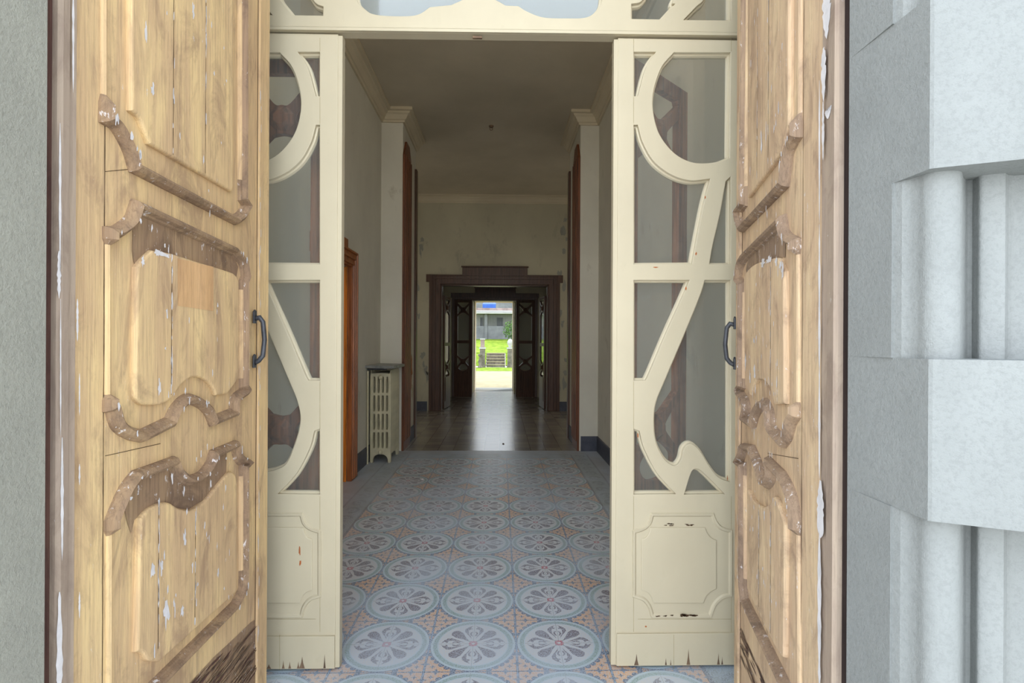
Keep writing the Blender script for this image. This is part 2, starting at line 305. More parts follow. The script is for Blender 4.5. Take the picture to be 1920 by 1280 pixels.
# ------------------------------------------------------------------ floor
P = 0.4; GX0 = -1.119; GX1 = GX0 + 5 * P; GY0 = 1.39; GY1 = GY0 + 12 * P
def make_floor():
    mb = MB(); Z = [0.0, 0.0004, 0.0008, 0.0012, 0.0016, 0.0020]
    def quad(x0, y0, x1, y1, z, m): mb.add([(x0, y0, z), (x1, y0, z), (x1, y1, z), (x0, y1, z)], [(0, 1, 2, 3)], m)
    def poly(pts, z, m): mb.add([(p[0], p[1], z) for p in pts], [tuple(range(len(pts)))], m)
    def disc(cx, cy, r, z, m, n=40): poly([(cx + r * math.cos(2 * math.pi * i / n), cy + r * math.sin(2 * math.pi * i / n)) for i in range(n)], z, m)
    mb.box((-3.6, 1.0, -0.3), (3.4, 15.35, -0.002), T['plain'])
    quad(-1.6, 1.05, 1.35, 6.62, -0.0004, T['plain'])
    quad(-3.6, 6.62, 3.4, 15.35, -0.0004, M['backfloor'])
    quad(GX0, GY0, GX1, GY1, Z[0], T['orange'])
    # petals, drawn in a unit where the inner disc has radius 1
    tear = [(0.16, 0.0), (0.40, 0.07), (0.62, 0.16), (0.80, 0.155), (0.885, 0.06), (0.885, -0.06), (0.80, -0.155), (0.62, -0.16), (0.40, -0.07)]
    curl = [(0.24, 0.06), (0.40, 0.14), (0.52, 0.22), (0.64, 0.285), (0.76, 0.275), (0.86, 0.18), (0.95, 0.03), (0.88, 0.085), (0.82, 0.10), (0.80, 0.045), (0.75, 0.06), (0.74, 0.13), (0.68, 0.165), (0.60, 0.155), (0.50, 0.155), (0.38, 0.09)]
    hook = [(0.36, 0.03), (0.42, 0.09), (0.50, 0.125), (0.58, 0.105), (0.62, 0.05), (0.60, 0.02), (0.56, 0.055), (0.50, 0.065), (0.43, 0.04)]
    def rot(p, a, s, cx, cy, fl=1): c, q = math.cos(a), math.sin(a); return (cx + s * (p[0] * c - fl * p[1] * q), cy + s * (p[0] * q + fl * p[1] * c))
    for j in range(12):
        for i in range(5):
            cx = GX0 + (i + .5) * P; cy = GY0 + (j + .5) * P
            for k in range(40):
                a = 2 * math.pi * (k + .5) / 40; f = abs(((a + math.pi / 4) % (math.pi / 2)) - math.pi / 4)
                if f > 0.34: disc(cx + 0.200 * math.cos(a), cy + 0.200 * math.sin(a), 0.0150, Z[1], T['blue'], 8)
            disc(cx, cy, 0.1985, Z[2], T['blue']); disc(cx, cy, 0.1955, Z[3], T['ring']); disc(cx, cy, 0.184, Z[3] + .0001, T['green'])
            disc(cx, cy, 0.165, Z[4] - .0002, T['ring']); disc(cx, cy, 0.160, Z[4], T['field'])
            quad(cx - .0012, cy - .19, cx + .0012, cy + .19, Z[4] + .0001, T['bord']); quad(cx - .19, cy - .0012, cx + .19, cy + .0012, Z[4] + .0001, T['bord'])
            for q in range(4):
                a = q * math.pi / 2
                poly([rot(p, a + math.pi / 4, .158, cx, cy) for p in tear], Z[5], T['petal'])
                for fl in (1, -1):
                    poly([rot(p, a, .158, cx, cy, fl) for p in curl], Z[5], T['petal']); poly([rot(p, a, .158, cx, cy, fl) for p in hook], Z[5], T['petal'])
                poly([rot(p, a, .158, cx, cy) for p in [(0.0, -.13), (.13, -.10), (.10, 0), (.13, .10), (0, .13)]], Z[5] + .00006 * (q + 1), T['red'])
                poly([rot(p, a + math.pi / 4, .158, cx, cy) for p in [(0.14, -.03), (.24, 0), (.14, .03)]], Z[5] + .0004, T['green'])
            disc(cx, cy, 0.008, Z[5] + .0005, T['field'], 8)
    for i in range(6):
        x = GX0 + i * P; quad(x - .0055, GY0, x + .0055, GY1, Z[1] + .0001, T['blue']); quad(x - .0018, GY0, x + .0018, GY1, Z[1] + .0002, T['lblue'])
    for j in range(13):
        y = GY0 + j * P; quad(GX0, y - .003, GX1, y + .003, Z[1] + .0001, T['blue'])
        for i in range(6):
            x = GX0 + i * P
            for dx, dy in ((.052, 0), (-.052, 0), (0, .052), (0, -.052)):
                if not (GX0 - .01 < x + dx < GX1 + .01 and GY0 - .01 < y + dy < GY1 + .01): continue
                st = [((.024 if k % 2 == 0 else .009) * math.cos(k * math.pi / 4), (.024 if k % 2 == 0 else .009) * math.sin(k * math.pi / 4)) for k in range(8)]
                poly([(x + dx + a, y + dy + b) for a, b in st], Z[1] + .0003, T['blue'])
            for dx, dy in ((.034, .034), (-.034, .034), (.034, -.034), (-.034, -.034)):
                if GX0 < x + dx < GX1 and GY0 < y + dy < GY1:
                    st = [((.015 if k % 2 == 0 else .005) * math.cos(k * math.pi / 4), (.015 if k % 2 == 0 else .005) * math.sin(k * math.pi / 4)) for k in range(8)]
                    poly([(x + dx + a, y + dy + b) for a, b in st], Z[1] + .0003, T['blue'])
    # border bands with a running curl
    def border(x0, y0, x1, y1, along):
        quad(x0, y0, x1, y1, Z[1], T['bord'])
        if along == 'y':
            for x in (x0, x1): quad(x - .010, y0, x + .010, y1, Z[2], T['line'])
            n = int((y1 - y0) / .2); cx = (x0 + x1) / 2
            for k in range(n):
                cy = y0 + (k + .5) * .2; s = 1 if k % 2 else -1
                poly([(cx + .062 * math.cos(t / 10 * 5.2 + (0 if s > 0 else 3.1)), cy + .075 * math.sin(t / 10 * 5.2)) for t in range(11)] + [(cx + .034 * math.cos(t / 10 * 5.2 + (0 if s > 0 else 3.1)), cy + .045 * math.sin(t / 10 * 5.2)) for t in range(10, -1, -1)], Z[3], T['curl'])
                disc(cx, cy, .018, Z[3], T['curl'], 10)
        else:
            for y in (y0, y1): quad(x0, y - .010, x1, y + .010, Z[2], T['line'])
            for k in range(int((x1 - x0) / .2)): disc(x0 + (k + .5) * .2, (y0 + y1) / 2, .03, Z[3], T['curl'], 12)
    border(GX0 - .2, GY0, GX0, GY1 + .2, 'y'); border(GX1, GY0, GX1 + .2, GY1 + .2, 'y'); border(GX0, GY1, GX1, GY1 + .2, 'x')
    return tag(mb.build('floor', fixn=False), 'patterned cement tile floor of ringed flower medallions with a curled border', 'floor', kind='structure')
make_floor()
mb = MB(); mb.box((-8, -7, -0.35), (8, 1.0, -0.06), simple('pale_forecourt_paving', (222, 220, 212), .9, .1, .08, 2))
tag(mb.build('ground'), 'pale stone paving in front of the entrance', 'ground', kind='structure')
# ------------------------------------------------------------------ shell of the hall
CZ = 4.34; XL = -1.53; XR = 1.26; YP = 6.6; YQ = 7.6; YB = 10.4; YV = 12.95; YE = 14.6
def struct(mb, name, label=None, cat=None): return tag(mb.build(name), label, cat or name.split('_')[0], kind='structure')
PLX = -1.257; PRX = 1.02
mb = MB(); mb.box((-1.65, 2.2, 0), (XL, 4.36, CZ), M['plaster']); mb.box((-1.65, 5.17, 0), (XL, YP, CZ), M['plaster']); mb.box((-1.65, 4.36, 2.18), (XL, 5.17, CZ), M['plaster'])
mb.box((-1.9, 4.2, 0), (-1.75, 5.3, 2.5), M['plaster'])
mb.box((-3.4, YP, 0), (PLX, YQ, CZ), M['plaster'])
# crumbling corner of the pier
for (px, py, r) in ((770, 662, .05), (771, 690, .07), (770, 715, .06), (773, 735, .05)):
    q = on_plane(px, py, (PLX + .0, 7, 0), Vector((1, 0, 0)))
    blob(mb, q.y, q.z, r * 1.3, r * 2.2, lambda u, v, w: Vector((PLX + .0015, min(u, YQ - .01), v)), 0, M['red_wood'] if py in (690, 715) else M['plaster_d'], 14, .4)
struct(mb, 'wall_left', 'cream plaster left wall of the hall with a projecting pier', 'wall')
mb = MB(); mb.box((XR, 2.2, 0), (1.4, YP, CZ), M['plaster']); mb.box((PRX, YP, 0), (3.2, YQ, CZ), M['plaster'])
struct(mb, 'wall_right', 'cream plaster right wall of the hall with a projecting pier', 'wall')
mb = MB(); mb.box((-3.6, 2.1, CZ), (3.4, 15.4, CZ + .3), M['ceil']); struct(mb, 'ceiling', 'smooth plaster ceiling of the hall', 'ceiling')
mb = MB(); OL = -1.22; OR = 0.985
mb.box((-3.6, YB, 0), (OL, YB + .2, CZ), M['plaster_d']); mb.box((OR, YB, 0), (3.4, YB + .2, CZ), M['plaster_d']); mb.box((OL, YB, 2.56), (OR, YB + .2, CZ), M['plaster_d'])
for k in range(22):
    s = random.choice((-1, 1)); x = random.uniform(-1.68, -1.46) if s < 0 else random.uniform(1.19, 1.36)
    blob(mb, x, random.uniform(.4, 3.9), random.uniform(.02, .05), random.uniform(.03, .12), lambda u, v, w: Vector((u, YB - .0015, v)), 0, M['stone_l'], 11, .5)
struct(mb, 'wall_back', 'stained plaster back wall above the dark portal', 'wall')
mb = MB(); mb.box((-3.7, YQ, 0), (-3.4, YB + .2, CZ), M['plaster']); struct(mb, 'wall_cross_hall_left')
mb = MB(); mb.box((3.2, YQ, 0), (3.4, YB + .2, CZ), M['plaster']); struct(mb, 'wall_cross_hall_right')
mb = MB(); mb.box((-1.75, YB + .2, 0), (-1.42, 15.4, CZ), M['plaster']); struct(mb, 'wall_vestibule_left')
mb = MB(); mb.box((1.18, YB + .2, 0), (1.5, 15.4, CZ), M['plaster']); struct(mb, 'wall_vestibule_right')
mb = MB(); VL, VR = -1.15, .87
for (a, b, c, d) in ((-1.42, VL, 0, CZ), (VR, 1.18, 0, CZ), (VL, VR, 2.47, 2.78), (VL, VR, 3.3, CZ)): mb.box((a, YV + .06, c), (b, YV + .2, d), M['plaster_d'])
struct(mb, 'wall_vestibule_middle')
mb = MB(); EL, ER = -.725, .355
for (a, b, c, d) in ((-1.42, EL, 0, CZ), (ER, 1.18, 0, CZ), (EL, ER, 2.56, 2.9), (EL, ER, 3.5, CZ)): mb.box((a, YE, c), (b, 15.4, d), M['cornice'])
mb.box((EL - .05, YE, -.02), (ER + .05, 15.6, .004), M['stone'])
struct(mb, 'wall_exterior_back')
# front wall around the glazed screen and the splayed reveals behind the open doors
DF = 2.205
mb = MB(); mb.box((-1.8, DF - .05, 0), (-1.28, DF + .12, CZ), M['plaster']); mb.box((1.09, DF - .05, 0), (1.6, DF + .12, CZ), M['plaster']); mb.box((-1.28, DF - .05, 3.32), (1.09, DF + .12, CZ), M['plaster'])
mb.prism([(-1.10, 1.1), (-1.28, DF - .05), (-1.9, DF - .05), (-1.9, 1.1)], -.06, 4.2, M['stone_l']); mb.prism([(.90, 1.12), (1.10, DF - .05), (1.6, DF - .05), (1.6, 1.12)], -.06, 4.2, M['stone_l'])
mb.box((-1.9, 1.0, 4.15), (1.6, DF, 4.7), M['stone_l'])
mb.box((-1.3, DF - .12, 3.3), (1.1, DF - .04, 4.2), M['stone_l'])
struct(mb, 'wall_front', 'reveal and wall around the cream glazed screen', 'wall')
# cornices
cprof = [(0, 0), (0, -.15), (.022, -.15), (.03, -.125), (.045, -.12), (.075, -.07), (.10, -.055), (.105, -.04), (.14, -.035), (.14, 0)]
def cornice(path, flip, name):
    pr = [(s * flip, h) for s, h in cprof]; m_ = MB(); m_.sweep([(x, y, CZ - .001) for x, y in path], (0, 0, 1), pr, M['cornice']); return struct(m_, name, None, 'cornice')
cornice([(XL, 2.33), (XL, YP), (PLX, YP), (PLX, YQ)], -1, 'trim_1')
cornice([(XR, 2.33), (XR, YP), (PRX, YP), (PRX, YQ)], 1, 'trim_2')
cornice([(-1.9, YB), (1.6, YB)], -1, 'trim_3')
def skirting(path, flip, name, h=.19):
    m_ = MB(); m_.sweep([(x, y, 0.0) for x, y in path], (0, 0, 1), [(0, 0), (.016 * flip, 0), (.016 * flip, h - .01), (.010 * flip, h), (0, h)], M['base']); return struct(m_, name, 'slate blue painted skirting', 'baseboard')
skirting([(XL, 5.37), (XL, YP)], -1, 'baseboard_left')
skirting([(PLX, 7.08), (PLX, 7.5)], -1, 'baseboard_left_pier')
skirting([(XR, 2.4), (XR, YP), (PRX + .02, YP)], 1, 'baseboard_right'); skirting([(PRX, 7.08), (PRX, 7.5)], 1, 'baseboard_right_pier')
skirting([(-1.8, YB), (-1.47, YB)], -1, 'baseboard_back_left'); skirting([(1.17, YB), (1.6, YB)], -1, 'baseboard_back_right')
# tall wooden casings on the inner faces of the piers
def pier_casing(x, s, name, label):
    m_ = MB(); y0, y1, zt = YP - .006, 7.06, 3.90
    m_.add([(x + s * a, y, z) for a in (0.0, .028) for (y, z) in ((y0, 0), (y1, 0), (y1, zt - .05), (y1 - .12, zt + .1), (y0 + .14, zt + .1), (y0, zt - .12))],
           [(0, 1, 2, 3, 4, 5), (6, 7, 8, 9, 10, 11)] + [(i, (i + 1) % 6, 6 + (i + 1) % 6, 6 + i) for i in range(6)], M['brown_red'])
    for k in range(5): y = y0 + .03 + k * .095; m_.box((min(x + s * .02, x + s * .042), y, .12), (max(x + s * .02, x + s * .042), y + .035, zt - .1), M['brown_red'])
    m_.box((min(x - s * .02, x + s * .03), 7.5, 0), (max(x - s * .02, x + s * .03), YQ + .012, 3.9), M['brown'])
    return struct(m_, name, label, 'casing')
pier_casing(PLX, 1, 'trim_4', 'tall fluted brown casing on the left pier'); pier_casing(PRX, -1, 'trim_5', 'tall fluted brown casing on the right pier')
# portals with stepped heads
def portal(name, y, il, ir, it, jw, ear, hh, bl, br, bh, label, wood='brown', d=.05):
    fr = lambda u, v, w: Vector((u, y - w, v)); m_ = MB()
    out = [(il - jw, 0), (il - jw, it + .05), (il - jw - ear, it + .05), (il - jw - ear, it + hh), (bl, it + hh), (bl, it + bh), (br, it + bh), (br, it + hh), (ir + jw + ear, it + hh), (ir + jw + ear, it + .05), (ir + jw, it + .05), (ir + jw, 0), (ir, 0), (ir, it), (il, it), (il, 0)]
    plate(m_, [out], 0, d, .006, fr, M[wood])
    for o_ in (.02, jw * .5, jw * .78):
        m_.sweep([fr(il - o_, 0.02, d), fr(il - o_, it + o_, d), fr(ir + o_, it + o_, d), fr(ir + o_, 0.02, d)], (0, -1, 0), [(-.012, 0), (-.008, .014), (.008, .014), (.012, 0)], M[wood])
    m_.sweep([fr(bl - .02, it + bh, d), fr(br + .02, it + bh, d)], (0, -1, 0), [(-.03, 0), (-.03, .02), (0, .03), (0, 0)], M[wood])
    m_.box((il - .004, y - .01, 0), (il + .02, y + .19, it), M[wood]); m_.box((ir - .02, y - .01, 0), (ir + .004, y + .19, it), M[wood]); m_.box((il, y - .01, it - .02), (ir, y + .19, it + .004), M[wood])
    return struct(m_, name, label, 'door surround')
portal('trim_6', YB, -1.20, .965, 2.545, .235, .06, .20, -.77, .54, .37, 'dark brown stepped portal surround at the end of the hall')
portal('trim_7', YV + .06, VL, VR, 2.45, .07, .03, .17, -.64, .38, .325, 'dark brown stepped surround of the vestibule screen')
# ------------------------------------------------------------------ wooden door in the left wall
def left_wall_door():
    root = tag(empty('door_3', (XL, 4.76, 0)), 'orange brown wooden door in the left wall with stepped dark casing', 'door', kind='structure')
    fr = lambda u, v, w: Vector((XL + w, u, v)); a, b, it, jw = 4.36, 5.17, 2.14, .19; m_ = MB()
    out = [(a - jw, 0), (a - jw, it - .02), (a - jw - .025, it - .02), (a - jw - .025, it + .14), (a + .09, it + .16), (a + .09, it + .25), (b - .14, it + .25), (b - .14, it + .16), (b + jw + .025, it + .14), (b + jw + .025, it - .02), (b + jw, it - .02), (b + jw, 0), (b, 0), (b, it), (a, it), (a, 0)]
    plate(m_, [out], 0, .05, .006, fr, M['casing_o'])
    for o_ in (.03, .09, .15): m_.sweep([fr(a - o_, .02, .05), fr(a - o_, it + o_, .05), fr(b + o_, it + o_, .05), fr(b + o_, .02, .05)], (1, 0, 0), [(-.014, 0), (-.009, .016), (.009, .016), (.014, 0)], M['casing_o'])
    m_.build('casing', root)
    m_ = MB(); m_.box((XL - .12, a, 0.01), (XL - .08, b, it), M['orange']); lf = m_.build('door_leaf', root)
    for z0, z1 in ((.15, .95), (1.1, 2.0)):
        for u0, u1 in ((a + .08, a + .37), (a + .45, b - .08)):
            m_ = MB(); plate(m_, [[(u0, z0), (u1, z0), (u1, z1), (u0, z1)]], -.08, -.065, .005, fr, M['orange']); m_.build('panel', root)
    m_ = MB(); m_.box((XL - .1, a, 0), (XL, a + .02, it), M['orange']); m_.box((XL - .1, b - .02, 0), (XL, b, it), M['orange']); m_.build('jamb_lining', root)
left_wall_door()
# ------------------------------------------------------------------ cream glazed screen
fy = lambda d: (lambda u, v, w: Vector((u, d - w, v)))
def tr(pts, Y=DF, mirror=None, seg=7):
    q = []
    for p in pts:
        x = p[0] if mirror is None else 2 * mirror - p[0]; w = on_y(x, p[1], Y); q.append((w.x, w.z) + ((1,) if len(p) > 2 else ()))
    return smooth_path(q, True, seg)
H_A = [(1188.5, 97, 1), (1230, 97, 1), (1217, 115), (1208, 135), (1196, 180, 1), (1188.5, 180, 1)]
H_B = [(1264, 98, 1), (1370, 98, 1), (1368, 296, 1), (1341, 305), (1302, 305), (1266, 288), (1237, 252), (1224.5, 208), (1226, 169), (1240.6, 126)]
H_C = [(1188.5, 234, 1), (1196, 234, 1), (1205, 266), (1226, 302), (1259, 327), (1294.5, 338), (1332, 335, 1), (1320, 380), (1306, 450), (1298, 494, 1), (1188.5, 495, 1)]
H_D = [(1370, 331, 1), (1361, 340, 1), (1350, 400), (1337, 456), (1330, 495, 1), (1370, 495, 1)]
H_E = [(1188.5, 525, 1), (1293, 525, 1), (1280, 556), (1248, 627), (1217, 700), (1210, 713, 1), (1188.5, 713, 1)]
H_F = [(1321.5, 525, 1), (1370, 525, 1), (1370, 904, 1), (1348, 895), (1330.5, 874), (1312.5, 845), (1296, 832), (1283, 840), (1277, 862), (1266, 873), (1248, 863), (1231.6, 834), (1226, 800), (1229, 757), (1248, 709), (1284, 624), (1312.5, 554)]
H_F2 = H_F[:3] + [(1365, 850), (1340, 876), (1318, 884), (1296, 885), (1270, 880), (1248, 863)] + H_F[12:]
H_G = [(1188.5, 804, 1), (1199, 808, 1), (1208, 841), (1233, 888), (1267.6, 926, 1), (1188.5, 927, 1)]
H_H = [(1283, 927, 1), (1296, 886), (1307, 879), (1323, 890), (1359, 926, 1)]
HOLES_ALL = [H_A, H_B, H_C, H_D, H_E, H_F, H_G, H_H]
def inset(lp, d):
    if area2(lp) < 0: lp = lp[::-1]
    n = len(lp); out = []
    for i in range(n):
        a = Vector(lp[i]) - Vector(lp[i - 1]); b = Vector(lp[(i + 1) % n]) - Vector(lp[i])
        if a.length < 1e-6 or b.length < 1e-6: continue
        na = Vector((-a.y, a.x)).normalized(); nb = Vector((-b.y, b.x)).normalized(); s = na + nb
        if s.length < .3: s = na
        s = s / max(.5, s.length_squared / 2); out.append(tuple(Vector(lp[i]) + s * d))
    return out
def screen_leaf(name, mirror, x_in, x_out, ytop, ybot, label):
    """x_in: pixel of the edge at the opening, x_out: hidden edge"""
    a = on_y(x_in, 640, DF).x; b = on_y(x_out, 640, DF).x; zt = on_y(x_in, ytop, DF).z; root = tag(empty(name, ((a + b) / 2, DF, 0)), label, 'door', kind='structure')
    HOLES = HOLES_ALL if mirror is None else [H_A, H_B, H_C, H_D, H_E, H_F2, H_G]
    lo, hi = min(a, b), max(a, b); fr = fy(DF); loops = [[(lo, .012), (hi, .012), (hi, zt), (lo, zt)]] + [tr(h, DF, mirror) for h in HOLES]
    m_ = MB(); plate(m_, loops, -.045, 0, .0025, fr, M['cream']); m_.build('frame', root)
    sgn = 1 if mirror is None else -1
    for h in HOLES:                                  # rabbet beading inside every light, and its pane
        lp = tr(h, DF, mirror); 
        m_ = MB(); pth = [fr(p[0], p[1], -.016) for p in (lp if area2(lp) > 0 else lp[::-1])]
        m_.sweep(pth, (0, -1, 0), [(0, 0), (.007, -.002), (.009, -.010), (.009, -.022), (0, -.022)], M['cream_line'] if False else M['cream'], closed=True); 
        bd = m_.build('glazing_bead', root)
        m_ = MB(); plate(m_, [lp], -.034, -.031, .0002, fr, M['glass'], 0); m_.build('pane', root)
    def line(pts, w, hgt, mat='cream', cl=True):
        q = tr(pts, DF, mirror) if cl else None
        return [fr(p[0], p[1], 0) for p in (q if area2(q) > 0 else q[::-1])]
    # lower panel with scooped corners
    o_ = [(1222.6, 964, 1), (1336, 964, 1), (1341, 977), (1352, 989), (1370, 995, 1), (1370, 1115, 1), (1354, 1119), (1340, 1132), (1331, 1154, 1), (1222.6, 1154, 1), (1217, 1136), (1206, 1123), (1188.5, 1116.5, 1), (1188.5, 996, 1), (1205, 991), (1217, 981)]
    i_ = [(1218, 988, 1), (1322, 988, 1), (1326, 998), (1333, 1007), (1343, 1012, 1), (1343, 1103, 1), (1333, 1108), (1324, 1117), (1319, 1130, 1), (1224, 1130, 1), (1220, 1118), (1213, 1110), (1202, 1106, 1), (1202, 1010, 1), (1211, 1006), (1216, 998)]
    m_ = MB(); m_.sweep(line(o_, 0, 0), (0, -1, 0), [(-.008, 0), (-.004, .007), (.004, .006), (.010, 0)], M['cream'], closed=True); pn = m_.build('panel_moulding', root)
    m_ = MB(); plate(m_, [tr(i_, DF, mirror)], -.002, .006, .004, fr, M['cream'])
    rr = random.Random(5 if mirror else 6)
    if mirror is None:
        for k in range(9): q = on_y(rr.choice((rr.uniform(1245, 1262), rr.uniform(1280, 1300))), rr.uniform(981, 986), DF); blob(m_, q.x, q.z, .008, .0022, fr, .0012, M['crack'], 9, .5, rr)
        for k in range(12): q = on_y(rr.uniform(1232, 1325), rr.uniform(1150, 1154), DF); blob(m_, q.x, q.z, rr.uniform(.006, .014), .003, fr, .0075, M['crack'], 9, .5, rr)
        q = on_y(1205, 1070, DF); blob(m_, q.x, q.z, .003, .012, fr, .0012, M['rot'], 9, .4, rr)
    else:
        for (px, py, rx, ry) in ((563, 1032, .003, .018), (564, 1054, .004, .014)): q = on_y(px, py, DF); blob(m_, q.x, q.z, rx, ry, fr, .0072, M['red_wood'], 9, .4, rr)
    m_.build('panel', root)
    z1 = on_y(1300, 1185, DF).z; m_ = MB(); plate(m_, [[(lo + .004, .014), (hi, .014), (hi, z1), (lo + .004 if mirror is None else lo, z1)]], -.001, .009, .002, fr, M['cream'])
    spots = ((1192, 1240, .010, .05), (1289, 1238, .008, .07), (1247, 1245, .004, .03), (1256, 1247, .003, .025), (1345, 1240, .006, .05), (1352, 1246, .004, .035)) if mirror is None else ((568, 1238, .012, .05), (561, 1246, .006, .03), (533, 1246, .006, .035), (545, 1248, .006, .03), (610, 1238, .005, .06), (506, 1250, .010, .02))
    for (px, py, rx, ry) in spots:
        q = on_y(px, 1254, DF); m_.add([fr(q.x - rx, .018, .0105), fr(q.x - rx * .3, .018 + ry * .5, .0105), fr(q.x + rx * .05, .018 + ry, .0105), fr(q.x + rx * .4, .018 + ry * .45, .0105), fr(q.x + rx, .018, .0105)], [(0, 1, 2, 3, 4)], M['rot'])
    m_.build('kick_board', root)
    m_ = MB()
    for (x0, y0, x1, y1) in ((1188, 930, 1188, 1184), (1188, 71, 1188, 96), (1188, 715, 1188, 803), (1371, 930, 1371, 1184), (1371, 71, 1371, 96), (1196, 1160, 1371, 1160), (1188, 182, 1188, 232), (1262, 1187, 1262, 1253)):
        if mirror: x0, x1 = 2 * mirror - x0, 2 * mirror - x1
        a_, b_ = on_y(x0, y0, DF), on_y(x1, y1, DF); e = .0009; w_ = .0098 if y0 > 1185 else .0006
        q = [(a_.x - e, a_.z), (a_.x + e, a_.z), (b_.x + e, b_.z), (b_.x - e, b_.z)] if x0 == x1 else [(a_.x, a_.z - e), (b_.x, b_.z - e), (b_.x, b_.z + e), (a_.x, a_.z + e)]
        m_.add([fr(u, v, w_) for u, v in q], [(0, 1, 2, 3)], M['cream_line'])
    m_.build('joint_lines', root)
    # thin applied strips on the meeting edge and the stile edge lines
    m_ = MB(); xe = a; s = 1 if mirror is None else -1
    m_.obox(Vector((xe, DF, 0)), Vector((s, 0, 0)), Vector((0, 1, 0)), Vector((0, 0, 1)), (-.018, .001), (.004, .040), (.012, zt - .004), M['cream']); m_.build('meeting_strip', root)
    if mirror is None:
        m_ = MB()
        for (px, py, rx, ry) in ((1229, 501, .012, .003), (1305, 476, .003, .008), (1286, 541, .004, .01), (1196, 815, .003, .012), (1322, 370, .0025, .006), (1364, 896, .002, .01), (1211, 1187 - 13, .004, .003)):
            q = on_y(px, py, DF); blob(m_, q.x, q.z, rx, ry, fr, .0006, M['red_wood'], 8, .4)
        m_.build('paint_chips', root)
    return root
screen_leaf('door_4', None, 1156.5, 1412, 71, 1253, 'cream glazed screen leaf with a large round light, on the right, its lattice fully seen')
screen_leaf('door_5', 894, 631, 392, 64, 1258, 'cream glazed screen leaf on the left, partly covered by the open tan door')
# transom over the screen
def transom():
    Y = DF - .005; fr = fy(Y); root = tag(empty('window_1', (-.1, Y, 2.72)), 'cream curved transom window above the open passage', 'window', kind='structure')
    def T_(pts): return tr(pts, Y)
    zr = on_y(890, 66, Y).z; lo, hi = on_y(380, 30, Y).x, on_y(1420, 30, Y).x
    cen = [(668, -60), (668, -5), (682, 16), (706, 27.5), (760, 30), (786, 26), (806, 13, 1), (846, 9, 1), (866, 0), (890, -12), (915, -6), (934, 2), (948, 10, 1), (972, 11, 1), (988, 21), (1018, 32), (1060, 34), (1100, 32), (1122, 16), (1129, -8), (1129, -60), (1100, -120), (890, -150), (700, -120)]
    lft1 = [(606, 10, 1), (588, 0, 1), (560, -60), (520, -60, 1), (549, 28, 1), (606, 29, 1)]
    lft1 = [(606, 12, 1), (592, 6), (582, -8, 1), (560, -50, 1), (500, -50, 1), (526, 0, 1), (549, 28, 1), (606, 29, 1)]
    lft2 = [(494, 10, 1), (510, 28, 1), (440, 27, 1), (440, -60, 1), (470, -40, 1)]
    rgt1 = [(1184, 7, 1), (1200, 4), (1210, -6, 1), (1230, -50, 1), (1290, -50, 1), (1262, 0), (1266, 7, 1), (1239, 36, 1), (1184, 35, 1)]
    rgt2 = [(1282, 37, 1), (1306, 12), (1322, -6), (1330, -60, 1), (1372, -60, 1), (1371, 38, 1)]
    holes = [T_(h) for h in (cen, lft1, lft2, rgt1, rgt2)]
    zl = on_y(500, 58, Y).z; zrr = on_y(1385, 69.5, Y).z; sl = (zrr - zl) / (on_y(1385, 69, Y).x - on_y(500, 58, Y).x); z_at = lambda x: zl + (x - on_y(500, 58, Y).x) * sl
    out = [(lo, z_at(lo)), (hi, z_at(hi)), (hi, 3.3), (lo, 3.3)]
    m_ = MB(); plate(m_, [out] + holes, -.05, 0, .0025, fr, M['cream']); m_.build('frame', root)
    for i, h in enumerate(holes):
        m_ = MB(); q = h if area2(h) > 0 else h[::-1]; m_.sweep([fr(p[0], p[1], -.016) for p in q], (0, -1, 0), [(0, 0), (.007, -.002), (.009, -.010), (.009, -.022), (0, -.022)], M['cream'], closed=True); m_.build('glazing_bead', root)
        m_ = MB(); plate(m_, [h], -.036, -.033, .0002, fr, M['haze_glass'] if i == 0 else M['glass'], 0); m_.build('pane', root)
    m_ = MB(); m_.add([fr(x, z_at(x) + dz, w) for x in (lo, hi) for (dz, w) in ((0, 0), (0, .012), (.010, .014), (.018, .006), (.022, 0))], [(0, 1, 6, 5), (1, 2, 7, 6), (2, 3, 8, 7), (3, 4, 9, 8)], M['cream']); m_.build('drip_moulding', root)
    m_ = MB(); q = on_y(895, 68, Y); m_.box((q.x - .02, Y + .001, q.z - .006), (q.x + .02, Y + .012, q.z + .002), M['rot']); m_.build('bolt_keeper', root)
transom()
mb = MB(); a = on_y(1412, 640, DF).x; mb.box((a, DF - .03, 0), (1.1, DF + .05, 3.32), M['cream']); a = on_y(392, 640, DF).x; mb.box((-1.29, DF - .03, 0), (a, DF + .05, 3.32), M['cream'])
struct(mb, 'trim_8', 'cream fixed posts at the sides of the glazed screen', 'door frame')
